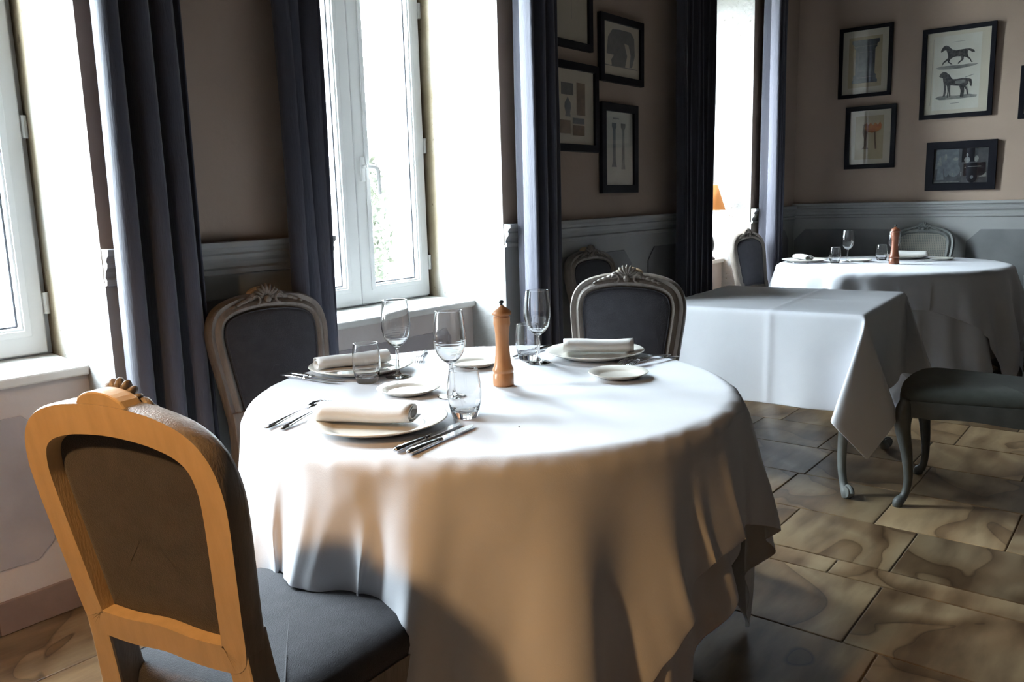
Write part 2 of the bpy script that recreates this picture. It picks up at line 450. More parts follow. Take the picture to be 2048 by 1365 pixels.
# sandstone paving: rows between joints along Y, cut to alternating lengths
rows = [0.25, 0.65, 1.05, 1.45, 1.75, 2.15, 2.55, 2.67, 3.05, 3.45, 3.85, 4.25, 4.65, 5.05, 5.45, 5.85, 6.25, 6.49]
offs = {2.15: 0.61, 2.55: 0.20, 2.67: 0.62, 3.05: 0.35}
rt = random.Random(11)
for ri in range(len(rows) - 1):
    xa, xb = rows[ri], rows[ri + 1]
    w = xb - xa
    ln = 0.42 if w > 0.25 else 0.58
    st = offs.get(xa, rt.uniform(0, ln))
    k0 = int(math.floor((-1.1 - st) / ln))
    y = st + k0 * ln
    ytop = 2.56 if any(c - AL < (xa + xb) / 2 < c + AH for c in WIN) else WALL_Y - 0.025
    while y < ytop:
        ya, yb = y, min(y + ln, ytop)
        if yb - ya > 0.03:
            g = 0.0022
            hx, hy = (xb - xa) / 2 - g, (yb - ya) / 2 - g
            tl = MB().box(-hx, hx, -hy, hy, -0.02, 0.0).build('floor_tile', M_stone, floor, bevel=0.003)
            tl.location = ((xa + xb) / 2, (ya + yb) / 2, rt.uniform(-0.0006, 0.0006))
        y += ln

# ------------------------------------------------------------------ windows
def rect_ring(x0, x1, z0, z1, w, y0, y1, wl_=None, wr=None, wt=None, wb=None):
    wl_, wr, wt, wb = [w if q is None else q for q in (wl_, wr, wt, wb)]
    o = [(x0, z0), (x1, z0), (x1, z1), (x0, z1)]; i = [(x0 + wl_, z0 + wb), (x1 - wr, z0 + wb), (x1 - wr, z1 - wt), (x0 + wl_, z1 - wt)]
    v = [(a, y0, z) for a, z in o] + [(a, y0, z) for a, z in i] + [(a, y1, z) for a, z in o] + [(a, y1, z) for a, z in i]
    f = []
    for k in range(4):
        j = (k + 1) % 4
        f += [(k, j, 4 + j, 4 + k), (8 + j, 8 + k, 12 + k, 12 + j), (k, 8 + k, 8 + j, j), (4 + j, 12 + j, 12 + k, 4 + k)]
    return MB().add(v, f)

W_TOP = 2.54
def make_window(no, c):
    root = bpy.data.objects.new('window_%d' % no, None); COL.objects.link(root); tag(root, kind='structure')
    root.location = (c, 0, 0)
    x0, x1 = -0.56, 0.475
    rect_ring(x0, x1, SILL_Z, W_TOP + 0.06, 0.045, 2.89, 2.98, wb=0.02).build('window_frame', M_pvc, root, bevel=0.004)
    for a0, a1, wl_, wr in ((x0 + 0.035, 0.002, 0.075, 0.09), (0.006, x1 - 0.035, 0.085, 0.075)):
        s = rect_ring(a0, a1, SILL_Z + 0.01, W_TOP + 0.03, 0.075, 2.855, 2.93, wl_, wr, 0.08, 0.088).build('sash', M_pvc, root, bevel=0.005)
        rect_ring(a0 + wl_ - 0.008, a1 - wr + 0.008, SILL_Z + 0.09, W_TOP - 0.042, 0.014, 2.878, 2.894).build('gasket', M_gasket, s)
        rect_ring(a0 + wl_ - 0.03, a1 - wr + 0.03, SILL_Z + 0.068, W_TOP - 0.02, 0.022, 2.848, 2.856).build('glazing_bead', M_pvc, s, bevel=0.003)
        MB().box(a0 + wl_ - 0.01, a1 - wr + 0.01, 2.884, 2.888, SILL_Z + 0.088, W_TOP - 0.04).build('window_pane', M_pane, s)
    h = MB().box(0.03, 0.056, 2.845, 2.856, 1.31, 1.42).build('handle_plate', M_pvc, root, bevel=0.004)
    MB().tube([(0.043, 2.846, 1.375), (0.043, 2.812, 1.375)], 0.009).tube([(0.034, 2.806, 1.376), (0.07, 2.80, 1.372), (0.086, 2.800, 1.366), (0.090, 2.800, 1.352), (0.096, 2.802, 1.25)], [0.009, 0.0095, 0.010, 0.0095, 0.008], 8).build('handle_lever', M_pvc, h, smooth=True)
    for z in (0.92, 1.48, 2.1):
        MB().tube([(0.452, 2.862, z - 0.035), (0.452, 2.862, z + 0.035)], 0.010, 10).build('hinge', M_hinge, root, smooth=False)
    hw = AH + (FH - AH) * (APRON_Y - 0.02 - WALL_Y) / 0.65
    hl = AL + (FL - AL) * (APRON_Y - 0.02 - WALL_Y) / 0.65
    MB().prism([(-hl, APRON_Y - 0.022), (hw, APRON_Y - 0.022), (FH - 0.004, 2.96), (-FL + 0.004, 2.96)], SILL_Z - 0.03, SILL_Z).build('window_sill', M_trimw, root, bevel=0.006)
    return root
for k, c in enumerate(WIN):
    make_window(k + 1, c)

# ------------------------------------------------------------------ curtains
def curtain(x0, x1, yc, amp, nf, seed, label, z1=3.15, lead=None):
    rg = random.Random(seed)
    nx, nz = nf * 14, 10
    ph = [rg.uniform(-0.5, 0.5) for _ in range(nf + 2)]; am = [rg.uniform(0.7, 1.25) for _ in range(nf + 2)]
    if lead: am[0] = am[1] = lead; ph[0] = ph[1] = 0.0
    v = []; f = []
    for j in range(nz + 1):
        z = 0.012 + (z1 - 0.012) * j / nz
        fl = 1.0 + 0.18 * (1 - j / nz)
        for i in range(nx + 1):
            t = i / nx * nf
            k = int(t); u = t - k
            a = am[k] * (1 - u) + am[k + 1] * u
            s = math.sin(2 * PI * t + ph[k] * (1 - u) + ph[k + 1] * u)
            s = math.copysign(abs(s) ** 0.75, s)
            sw = 0.006 * math.sin(z * 2.1 + k * 1.7 + seed)
            x = x0 + (x1 - x0) * (t / nf) + 0.012 * math.sin(4 * PI * t + seed) + sw
            y = yc - amp * a * s * fl + 0.004 * math.sin(z * 3.3 + t * 2.0)
            v.append((x, min(y, WALL_Y - 0.047), z))
    for j in range(nz):
        for i in range(nx):
            a = j * (nx + 1) + i
            f.append((a, a + 1, a + nx + 2, a + nx + 1))
    o = mk('curtain', v, f, M_curtain, None, True)
    s = o.modifiers.new('thick', 'SOLIDIFY'); s.thickness = 0.005; s.offset = 0
    return tag(o, label, 'curtain', 'slate velvet curtains at the windows')
curtain(1.075, 1.325, 2.240, 0.045, 3, 3, 'slate velvet curtain with a bright edge beside the stained reveal, behind the orange-lit chair', lead=1.5)
curtain(1.645, 1.815, 2.25, 0.042, 3, 5, 'slate velvet curtain between the tall white window and the chair near the knives')
curtain(2.880, 3.135, 2.24, 0.045, 3, 8, 'grey velvet curtain hanging behind the pepper mill and wine glass, beside the picture group', lead=1.5)
curtain(4.36, 4.79, 2.25, 0.042, 6, 13, 'very dark velvet curtain between the picture group and the lit orange lamp')
curtain(5.66, 5.92, 2.24, 0.045, 4, 21, 'velvet curtain with bright folds between the lamp window and the far wall', lead=1.4)
curtain(-0.12, 0.08, 2.25, 0.044, 4, 33, 'slate velvet curtain on the near side of the window by the orange-lit chair')

# ------------------------------------------------------------------ draped tablecloths (small position-based cloth solver)
def drape(n, L, alpha, cx, cy, shape, size, ztop, steps=130, iters=14, obstacle=None, seed=1, gap=0.004, bend=0.25):
    rg = np.random.default_rng(seed)
    g = np.linspace(-L / 2, L / 2, n)
    U, V = np.meshgrid(g, g, indexing='ij')
    ca, sa = math.cos(alpha), math.sin(alpha)
    x = np.stack([U * ca - V * sa, U * sa + V * ca, np.full_like(U, ztop + gap)], -1)
    r0 = np.hypot(x[..., 0], x[..., 1])
    if shape == 'round':
        pin = r0 < size - 0.006
    else:
        pin = (np.abs(U) < size - 0.006) & (np.abs(V) < size - 0.006)
    x[..., 2] += np.where(pin, 0, rg.normal(0, 0.002, U.shape))
    x0 = x.copy(); vel = np.zeros_like(x); d = L / (n - 1); dt = 1 / 50
    def sol(A, B, rest, k):
        e = B - A
        l = np.sqrt(np.einsum('ijk,ijk->ij', e, e)) + 1e-9
        c = (k * 0.5 * (l - rest) / l)[..., None] * e
        A += c; B -= c
    for st in range(steps):
        vel[..., 2] -= 9.8 * dt
        p = x + vel * dt
        p[pin] = x0[pin]
        for it in range(iters):
            for s in (0, 1):
                m = (n - s) // 2 * 2 + s
                sol(p[s:m:2], p[s + 1:m:2], d, 1.0)
                sol(p[:, s:m:2], p[:, s + 1:m:2], d, 1.0)
            dg = d * math.sqrt(2)
            for s in (0, 1):
                m = (n - s) // 2 * 2 + s
                sol(p[s:m:2, :-1], p[s + 1:m:2, 1:], dg, 0.35)
                sol(p[s:m:2, 1:], p[s + 1:m:2, :-1], dg, 0.35)
            if it % 2 == 0:
                for sp in (2, 4):
                    for s in range(2 * sp):
                        if s >= sp: break
                        A = p[s:n - sp:2 * sp]; B = p[s + sp:n:2 * sp]; q = min(len(A), len(B)); sol(A[:q], B[:q], d * sp, bend)
                        A = p[:, s:n - sp:2 * sp]; B = p[:, s + sp:n:2 * sp]; q = min(A.shape[1], B.shape[1]); sol(A[:, :q], B[:, :q], d * sp, bend)
            # table
            if shape == 'round':
                r = np.hypot(p[..., 0], p[..., 1]) + 1e-9
                th = np.arctan2(p[..., 1], p[..., 0])
                R = size + gap
                if obstacle is not None:
                    bi = ((th / (2 * PI)) % 1.0) * obstacle.shape[0]
                    zi = np.clip(p[..., 2] / ztop, 0, 0.999) * obstacle.shape[1]
                    i0 = bi.astype(int) % obstacle.shape[0]; fr = bi - np.floor(bi)
                    zz = zi.astype(int)
                    R = np.maximum(R, obstacle[i0, zz] * (1 - fr) + obstacle[(i0 + 1) % obstacle.shape[0], zz] * fr + gap)
                ins = (~pin) & (r < R) & (p[..., 2] < ztop + gap)
                top = ins & (p[..., 2] > ztop + gap - 0.010) & (r < size)
                side = ins & ~top
                p[..., 2] = np.where(top, ztop + gap, p[..., 2])
                k = np.where(side, R / r, 1.0)
                p[..., 0] *= k; p[..., 1] *= k
            else:
                a = p[..., 0] * ca + p[..., 1] * sa; b = -p[..., 0] * sa + p[..., 1] * ca
                H = size + gap
                ins = (~pin) & (np.abs(a) < H) & (np.abs(b) < H) & (p[..., 2] < ztop + gap)
                pa = H - np.abs(a); pb = H - np.abs(b); pz = ztop + gap - p[..., 2]
                mz = ins & (pz <= pa) & (pz <= pb) & (pz < 0.012)
                p[..., 2] = np.where(mz, ztop + gap, p[..., 2])
                sx = ins & ~mz & (pa <= pb); sy = ins & ~mz & (pb < pa)
                a = np.where(sx, np.sign(a) * H, a); b = np.where(sy, np.sign(b) * H, b)
                p[..., 0] = a * ca - b * sa; p[..., 1] = a * sa + b * ca
            p[..., 2] = np.maximum(p[..., 2], 0.006)
            p[pin] = x0[pin]
        vel = (p - x) / dt * (0.965 if st < steps * 0.6 else 0.90)
        x = p
    return x

def radial_map(x, ztop, nb=220, nz=48):
    a = x
    for _ in range(1):                          # refine between grid points
        a = np.concatenate([a, np.concatenate([(a[:-1] + a[1:]) / 2, a[-1:]], 0)], 1)
    r = np.hypot(a[..., 0], a[..., 1]).ravel(); th = np.arctan2(a[..., 1], a[..., 0]).ravel(); z = a[..., 2].ravel()
    m = np.zeros((nb, nz))
    bi = (((th / (2 * PI)) % 1.0) * nb).astype(int) % nb; zi = np.clip(z / ztop * nz, 0, nz - 1).astype(int)
    ok = z < ztop - 0.002
    np.maximum.at(m, (bi[ok], zi[ok]), r[ok])
    for _ in range(2):
        m = np.maximum(m, 0.999 * np.maximum(np.roll(m, 1, 0), np.roll(m, -1, 0)))
        up = m.copy(); up[:, 1:] = np.maximum(m[:, 1:], m[:, :-1] * 0.998); up[:, :-1] = np.maximum(up[:, :-1], m[:, 1:] * 0.998); m = up
    return m

FOLDS = [(150, 8, 0.03), (166, 8, 0.035), (185, 6.5, 0.05), (207, 7, 0.075), (231, 9, 0.06), (252, 6, 0.045), (272, 6.5, 0.04), (294, 9, 0.07), (318, 8, 0.05), (345, 9, 0.05), (12, 9, 0.04), (40, 9, 0.05), (70, 8, 0.04), (98, 9, 0.05), (124, 8, 0.04)]
def fold(x, ztop, scale=1.0, turn=0.0):
    # broad hanging folds that swell towards the hem
    th = np.degrees(np.arctan2(x[..., 1], x[..., 0])); r = np.hypot(x[..., 0], x[..., 1])
    dep = np.clip((ztop - x[..., 2]) / 0.34, 0, 1.3)
    d = np.zeros_like(r)
    for a, w, k in FOLDS:
        e = (th - a - turn + 180) % 360 - 180
        d += k * np.exp(-(e / w) ** 2)
    d = (d - 0.012) * dep * scale
    y = x.copy(); q = (r + d) / np.maximum(r, 1e-6)
    y[..., 0] *= q; y[..., 1] *= q
    return y

def cloth_obj(x, cx, cy, label, cat='tablecloth', group=None, ridge=None, sub=1):
    n = x.shape[0]
    pts = x.copy()
    if ridge is not None:                       # ironing crease: a narrow raised line across the cloth
        du = np.zeros((n, n, 3)); du[1:-1] = x[2:] - x[:-2]; du[0] = x[1] - x[0]; du[-1] = x[-1] - x[-2]
        dv = np.zeros((n, n, 3)); dv[:, 1:-1] = x[:, 2:] - x[:, :-2]; dv[:, 0] = x[:, 1] - x[:, 0]; dv[:, -1] = x[:, -1] - x[:, -2]
        nn = np.cross(du, dv); nn /= np.linalg.norm(nn, axis=-1, keepdims=True) + 1e-9
        for ax, i, amt in ridge:
            if ax == 0: pts[i] += nn[i] * amt
            else: pts[:, i] += nn[:, i] * amt
    f = [(i * n + j, (i + 1) * n + j, (i + 1) * n + j + 1, i * n + j + 1) for i in range(n - 1) for j in range(n - 1)]
    me = bpy.data.meshes.new('tablecloth'); me.from_pydata(pts.reshape(-1, 3).tolist(), [], f); me.materials.append(M_cloth)
    me.polygons.foreach_set('use_smooth', [True] * len(me.polygons)); me.update()
    o = bpy.data.objects.new('tablecloth', me); COL.objects.link(o); o.location = (cx, cy, 0)
    s = o.modifiers.new('thick', 'SOLIDIFY'); s.thickness = 0.0016; s.offset = -1
    if sub:
        q = o.modifiers.new('smooth', 'SUBSURF'); q.levels = sub; q.render_levels = sub
    return tag(o, label, cat, group)

# ------------------------------------------------------------------ tables
TZ = 0.7415          # wooden table tops; cloth lies on them
def cabriole(mbq, x, y, top, sx, sy, r=1.0, foot=True):
    pts = [(x, y, top), (x + 0.012 * sx, y + 0.012 * sy, top - 0.06), (x + 0.010 * sx, y + 0.010 * sy, top - 0.16), (x - 0.012 * sx, y - 0.012 * sy, top * 0.42),
           (x - 0.018 * sx, y - 0.018 * sy, top * 0.2), (x - 0.004 * sx, y - 0.004 * sy, 0.055), (x + 0.014 * sx, y + 0.014 * sy, 0.02), (x + 0.016 * sx, y + 0.016 * sy, 0.0)]
    rad = [0.030 * r, 0.034 * r, 0.029 * r, 0.021 * r, 0.017 * r, 0.016 * r, 0.021 * r, 0.018 * r]
    P = catmull(pts, 4); R_ = [float(q[0]) for q in catmull([(w,) for w in rad], 4)]
    mbq.tube([tuple(q) for q in P], R_, 10)
    return mbq

def scroll(parent, x, y, ang, r, m):
    q = MB()
    pts = []
    for k in range(22):
        t = k / 21
        a = t * 3.2 * PI; rr = r * (1 - 0.78 * t)
        pts.append((x + math.cos(ang) * rr * math.cos(a), y + math.sin(ang) * rr * math.cos(a), r + 0.002 + rr * math.sin(a)))
    q.tube(pts, [0.0075 - 0.003 * k / 21 for k in range(22)], 8, squash=(1.0, 1.0))
    # disc behind the scroll
    d = Vector((-math.sin(ang), math.cos(ang), 0))
    c = Vector((x, y, r + 0.002))
    q.tube([c - d * 0.013, c + d * 0.013], r * 0.86, 16)
    return q.build('scroll_foot', m, parent, smooth=False)

def round_table(cx, cy, R, label, m):
    t = thing('round_table', label, 'table', (cx, cy, 0))
    MB().lathe([(0, TZ - 0.03), (R - 0.01, TZ - 0.03), (R, TZ - 0.02), (R, TZ - 0.013), (R - 0.008, TZ - 0.004), (0, TZ - 0.004)], 64).build('table_top', m, t)
    MB().lathe([(R * 0.72, TZ - 0.10), (R * 0.75, TZ - 0.10), (R * 0.75, TZ - 0.025), (R * 0.72, TZ - 0.025)], 48, closed=True).build('apron_ring', m, t)
    for k in range(4):
        a = PI / 4 + k * PI / 2 + 0.3
        cabriole(MB(), R * 0.70 * math.cos(a), R * 0.70 * math.sin(a), TZ - 0.03, math.cos(a), math.sin(a), 1.1).build('leg', m, t, smooth=True)
    return t

T1 = (1.545, 1.310); R1 = 0.600
round_table(T1[0], T1[1], R1 - 0.016, 'dark wooden round table under the cloths of the laid table with three settings', M_wooddark)
under = drape(84, 1.63, math.radians(24), 0, 0, 'round', R1, TZ, steps=120, seed=5, bend=0.12)
cloth_obj(fold(under, TZ, 0.9), T1[0], T1[1], 'white undercloth showing below the top cloth of the near round table', 'tablecloth')
rm1 = radial_map(under, TZ)
topc = drape(100, 1.65, math.radians(4), 0, 0, 'round', R1, TZ, steps=140, seed=9, obstacle=rm1, gap=0.0075, bend=0.07)
cloth_obj(fold(topc, TZ), T1[0], T1[1], 'white top cloth of the near round table, its corner hanging low in broad folds')
CT = TZ + 0.0085        # height of the cloth surface things stand on

T2 = (5.61, 1.40); R2 = 0.685
round_table(T2[0], T2[1], R2 - 0.02, 'dark wooden round table under the cloths of the far table by the panelled wall', M_wooddark)
under2 = drape(68, 2.25, math.radians(-12), 0, 0, 'round', R2, TZ, steps=110, seed=15)
under2[..., 0] = np.minimum(under2[..., 0], 0.80)
cloth_obj(fold(under2, TZ, 0.4, 20), T2[0], T2[1], 'long white undercloth reaching almost to the floor on the far round table')
rm2 = radial_map(under2, TZ)
topc2 = drape(72, 1.76, math.radians(25), 0, 0, 'round', R2, TZ, steps=110, seed=19, obstacle=rm2, gap=0.0075)
topc2[..., 0] = np.minimum(topc2[..., 0], 0.82)
cloth_obj(fold(topc2, TZ, 0.5, 20), T2[0], T2[1], 'white top cloth of the far round table with a pointed hanging corner')

# square table
SQ = (3.615, 1.335); SA = math.radians(4.0); SH = 0.425
sq = thing('square_table', 'grey painted square table with scroll feet between the two round tables', 'table', (SQ[0], SQ[1], 0), SA)
MB().box(-SH + 0.012, SH - 0.012, -SH + 0.012, SH - 0.012, TZ - 0.03, TZ - 0.004).build('table_top', M_woodgrey, sq, bevel=0.004)
MB().box(-SH + 0.03, SH - 0.03, -SH + 0.03, -SH + 0.05, TZ - 0.11, TZ - 0.028).box(-SH + 0.03, SH - 0.03, SH - 0.05, SH - 0.03, TZ - 0.11, TZ - 0.028).box(-SH + 0.03, -SH + 0.05, -SH + 0.05, SH - 0.05, TZ - 0.11, TZ - 0.028).box(SH - 0.05, SH - 0.03, -SH + 0.05, SH - 0.05, TZ - 0.11, TZ - 0.028).build('apron', M_woodgrey, sq)
for sx in (-1, 1):
    for sy in (-1, 1):
        lg = cabriole(MB(), sx * (SH - 0.062), sy * (SH - 0.062), TZ - 0.03, sx * 0.9, sy * 0.9, 1.0).build('leg', M_woodgrey, sq, smooth=True)
        scroll(lg, sx * (SH - 0.040), sy * (SH - 0.040), math.atan2(sy, sx), 0.026, M_woodgrey)
def square_cloth(n, L, H, z0):
    """Stiff starched cloth on a square top: flat sides, and at each corner the spare quarter hangs as a flattened cone."""
    w = np.linspace(0, 2 * PI, 400)
    ew, et = 0.37, 0.095
    t_ = et * (1 - np.cos(w)); w_ = ew * np.sin(w)
    D = np.stack([t_, w_, -np.ones_like(w)], 1); D /= np.linalg.norm(D, axis=1)[:, None]
    arc = np.concatenate([[0], np.cumsum(np.linalg.norm(np.diff(D, axis=0), axis=1))]); arc /= arc[-1]
    g = np.linspace(-L / 2, L / 2, n); out = np.zeros((n, n, 3))
    for i, u in enumerate(g):
        for j, v in enumerate(g):
            du, dv = max(abs(u) - H, 0), max(abs(v) - H, 0)
            su, sv = (1 if u > 0 else -1), (1 if v > 0 else -1)
            a, b = min(max(u, -H), H), min(max(v, -H), H)
            if du == 0 and dv == 0:
                p = np.array([u, v, z0])
            elif dv == 0:
                p = np.array([a + su * (0.004 + 0.035 * du + 0.006 * math.sin(v * 17 + su) * du / 0.3 + 0.004 * math.sin(v * 31 + 2) * du), b, z0 - du])
            elif du == 0:
                p = np.array([a, b + sv * (0.004 + 0.035 * dv + 0.006 * math.sin(u * 15 + sv) * dv / 0.3 + 0.004 * math.sin(u * 29) * dv), z0 - dv])
            else:
                rho = math.hypot(du, dv); s_ = math.atan2(dv, du) / (PI / 2)       # 0 at the u side, 1 at the v side
                d = np.array([np.interp(s_, arc, D[:, k]) for k in range(3)])
                dg = np.array([su, sv, 0]) / math.sqrt(2); tg = np.array([su, -sv, 0]) / math.sqrt(2)
                ra = -0.35                     # the spare cloth is swept a little to one side
                dg = np.array([dg[0] * math.cos(ra) - dg[1] * math.sin(ra), dg[0] * math.sin(ra) + dg[1] * math.cos(ra), 0])
                d3 = dg * d[0] + tg * d[1] + np.array([0, 0, d[2]])
                p = np.array([a + su * 0.004, b + sv * 0.004, z0]) + d3 * rho + dg * 0.03 * rho
            out[i, j] = p
    rim = 0.008
    return out
sqc = square_cloth(97, 1.615, SH, TZ + 0.004)
_c, _s = math.cos(SA), math.sin(SA)
sqc = np.stack([sqc[..., 0] * _c - sqc[..., 1] * _s, sqc[..., 0] * _s + sqc[..., 1] * _c, sqc[..., 2]], -1)
cloth_obj(sqc, SQ[0], SQ[1], 'bare white tablecloth with an ironed crease on the square table', ridge=[(1, 44, 0.004), (0, 48, 0.003), (1, 22, 0.0015)])

# ------------------------------------------------------------------ chairs
def lean(z): return -(z - 0.45) * 0.16 if z > 0.45 else 0.0

BACK_HALF = [(0.0, 0.572), (0.065, 0.567), (0.118, 0.568), (0.144, 0.574), (0.152, 0.600), (0.158, 0.65), (0.167, 0.72), (0.176, 0.795), (0.177, 0.842), (0.165, 0.880), (0.137, 0.904), (0.092, 0.918), (0.045, 0.924)]
def back_path(n=6):
    pts = BACK_HALF + [(0.0, 0.926)] + [(-a, b) for a, b in BACK_HALF[:0:-1]]
    P = np.array(catmull(pts, n, True))
    T = np.roll(P, -1, 0) - np.roll(P, 1, 0); T /= np.linalg.norm(T, axis=1)[:, None]
    N = np.stack([T[:, 1], -T[:, 0]], 1)      # outward (path runs counter-clockwise)
    return P, N

def seat_outline(rear=0.180, front=0.240, y0=0.0, y1=0.445, n=6):
    pts = [(rear - 0.02, y0), (rear, y0 + 0.02), (0.212, 0.20), (front - 0.004, y1 - 0.07), (front - 0.020, y1 - 0.018), (front - 0.075, y1), (0.09, y1 + 0.012), (0.0, y1 + 0.016)]
    pts = pts + [(-a, b) for a, b in pts[-2::-1]]
    return catmull(pts, n, True)

def make_chair(label, uph, wood, cane=False, group='carved French dining chairs', rear=None):
    t = thing('dining_chair', label, 'chair', (0, 0, 0), 0, group)
    P, N = back_path()
    prof = [(-0.023, -0.028), (0.023, -0.028), (0.026, -0.022), (0.026, 0.004), (0.021, 0.012), (0.013, 0.010), (0.007, 0.006), (0.001, 0.012), (-0.007, 0.016), (-0.014, 0.013), (-0.019, 0.006), (-0.024, 0.002)]
    mb = MB(); v = []; f = []; m = len(prof); K = len(P)
    for (px, pz), (nx, nz) in zip(P, N):
        for s, d in prof:
            z = pz + nz * s
            v.append((px + nx * s, lean(z) + d, z))
    for i in range(K):
        j = (i + 1) % K
        for k in range(m):
            q = (k + 1) % m
            f.append((i * m + k, j * m + k, j * m + q, i * m + q))
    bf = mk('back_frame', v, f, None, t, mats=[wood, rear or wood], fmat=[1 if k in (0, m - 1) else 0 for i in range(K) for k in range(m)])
    bm_fix(bf); smooth_angle(bf, 0.6)
    # crest: raised block with carved shell and leaves in front
    cb = []
    for k in range(13):
        a = k / 12
        cb.append((-0.052 + 0.104 * a, 0.945 + 0.024 * math.sin(PI * a) ** 0.5))
    poly = [(-0.058, 0.932)] + cb + [(0.058, 0.932)]
    n = len(poly)
    MB().add([(a, lean(b) - 0.0275, b) for a, b in poly] + [(a, lean(b) + 0.004, b) for a, b in poly],
             [tuple(range(n)), tuple(range(n, 2 * n))[::-1]] + [(i, n + i, n + (i + 1) % n, (i + 1) % n) for i in range(n)]).build('crest_block', rear or wood, t, bevel=0.003)
    cv = MB()
    for k in range(7):                                   # shell fan
        a = -1.1 + 2.2 * k / 6
        R3 = Matrix.Rotation(a, 3, 'Y')
        cv.ball((0.026 * math.sin(a), lean(0.94) + 0.008, 0.940 + 0.022 * math.cos(a)), (0.0065, 0.011, 0.019), 8, 6, R3)
    for s in (-1, 1):
        for k, (x, z, rx, rz, tl) in enumerate(((0.046, 0.945, 0.015, 0.009, 0.5), (0.059, 0.937, 0.018, 0.008, 0.25), (0.078, 0.931, 0.015, 0.007, 0.2), (0.096, 0.925, 0.013, 0.006, 0.3), (0.113, 0.917, 0.010, 0.005, 0.4))):
            cv.ball((s * x, lean(z) + 0.012, z), (rx, 0.008, rz), 8, 6, Matrix.Rotation(s * tl, 3, 'Y'))
        cv.tube([(s * (0.040 + 0.013 * math.cos(w)), lean(0.93) + 0.016, 0.932 + 0.013 * math.sin(w)) for w in [j * 0.5 for j in range(11)]], 0.004, 6)
    cv.ball((0, lean(0.925) + 0.014, 0.932), (0.012, 0.010, 0.012), 10, 6)
    cv.build('crest_carving', wood, t, smooth=True)
    # padded or caned back
    inner = P - N * 0.021
    cx, cz = 0.0, 0.75
    if not cane:
        v = []; f = []; K = len(inner)
        rings = [(1.0, -0.002), (0.97, 0.010), (0.90, 0.014), (0.7, 0.016), (0.4, 0.018), (0.12, 0.018)]
        for sgn in (1, -1):
            b0 = len(v)
            for sc, dd in rings:
                for px, pz in inner:
                    z = cz + (pz - cz) * sc
                    v.append((px * sc, lean(z) + (dd if sgn > 0 else -0.004 - 0.25 * dd), z))
            for i in range(len(rings) - 1):
                for k in range(K):
                    q = (k + 1) % K
                    f.append((b0 + i * K + k, b0 + i * K + q, b0 + (i + 1) * K + q, b0 + (i + 1) * K + k))
            f.append(tuple(b0 + (len(rings) - 1) * K + k for k in range(K)))
        MB().add(v, f).build('back_panel', uph, t, smooth=True)
        e = [(px, lean(pz) + 0.011, pz) for px, pz in (P - N * 0.0245)]
        MB().tube(e + [e[0]], 0.0028, 6, cap=False).build('piping', uph, t, smooth=True)
    else:
        q = MB(); st = 0.0115
        def span(fix, axis):
            hits = []
            K = len(inner)
            for k in range(K):
                a, b = inner[k], inner[(k + 1) % K]
                if (a[axis] - fix) * (b[axis] - fix) < 0:
                    w = (fix - a[axis]) / (b[axis] - a[axis]); hits.append(a[1 - axis] + w * (b[1 - axis] - a[1 - axis]))
            return (min(hits), max(hits)) if len(hits) >= 2 else None
        x = -0.2
        while x < 0.2:
            h = span(x + 0.0001, 0)
            if h: q.add([(x - 0.002, lean(h[0]), h[0]), (x + 0.002, lean(h[0]), h[0]), (x + 0.002, lean(h[1]), h[1]), (x - 0.002, lean(h[1]), h[1])], [(0, 1, 2, 3)])
            x += st
        z = 0.58
        while z < 0.9:
            h = span(z + 0.0001, 1)
            if h: q.add([(h[0], lean(z) + 0.0012, z - 0.002), (h[1], lean(z) + 0.0012, z - 0.002), (h[1], lean(z) + 0.0012, z + 0.002), (h[0], lean(z) + 0.0012, z + 0.002)], [(0, 1, 2, 3)])
            z += st
        c_ = q.build('cane_panel', M_cane, t)
        s_ = c_.modifiers.new('thick', 'SOLIDIFY'); s_.thickness = 0.0016
    # seat: serpentine rail and padded cushion
    so = seat_outline(); K = len(so)
    v = []; f = []
    for sc, z0 in ((1.0, 0), (0.93, 1)):
        for (px, py) in so:
            y = 0.22 + (py - 0.22) * sc
            arch = 0.016 * math.cos(px / 0.25 * PI * 1.5) if py > 0.35 else 0.008 * math.cos(py / 0.45 * 2 * PI)
            v += [(px * sc, y, 0.358 - arch), (px * sc, y, 0.425)]
    for k in range(K):
        q = (k + 1) % K
        f += [(2 * k, 2 * q, 2 * q + 1, 2 * k + 1), (2 * K + 2 * q, 2 * K + 2 * k, 2 * K + 2 * k + 1, 2 * K + 2 * q + 1),
              (2 * k + 1, 2 * q + 1, 2 * K + 2 * q + 1, 2 * K + 2 * k + 1), (2 * q, 2 * k, 2 * K + 2 * k, 2 * K + 2 * q)]
    smooth_angle(MB().add(v, f).build('seat_rail', wood, t), 0.6)
    v = []; f = []
    rings = [(0.93, 0.418), (0.985, 0.422), (0.99, 0.440), (0.975, 0.456), (0.93, 0.468), (0.8, 0.479), (0.55, 0.487), (0.25, 0.490), (0.05, 0.491)]
    for sc, z in rings:
        for px, py in so:
            v.append((px * sc, 0.225 + (py - 0.225) * sc, z))
    for i in range(len(rings) - 1):
        for k in range(K):
            q = (k + 1) % K
            f.append((i * K + k, i * K + q, (i + 1) * K + q, (i + 1) * K + k))
    f.append(tuple((len(rings) - 1) * K + k for k in range(K))); f.append(tuple(range(K))[::-1])
    MB().add(v, f).build('seat_cushion', uph, t, smooth=True)
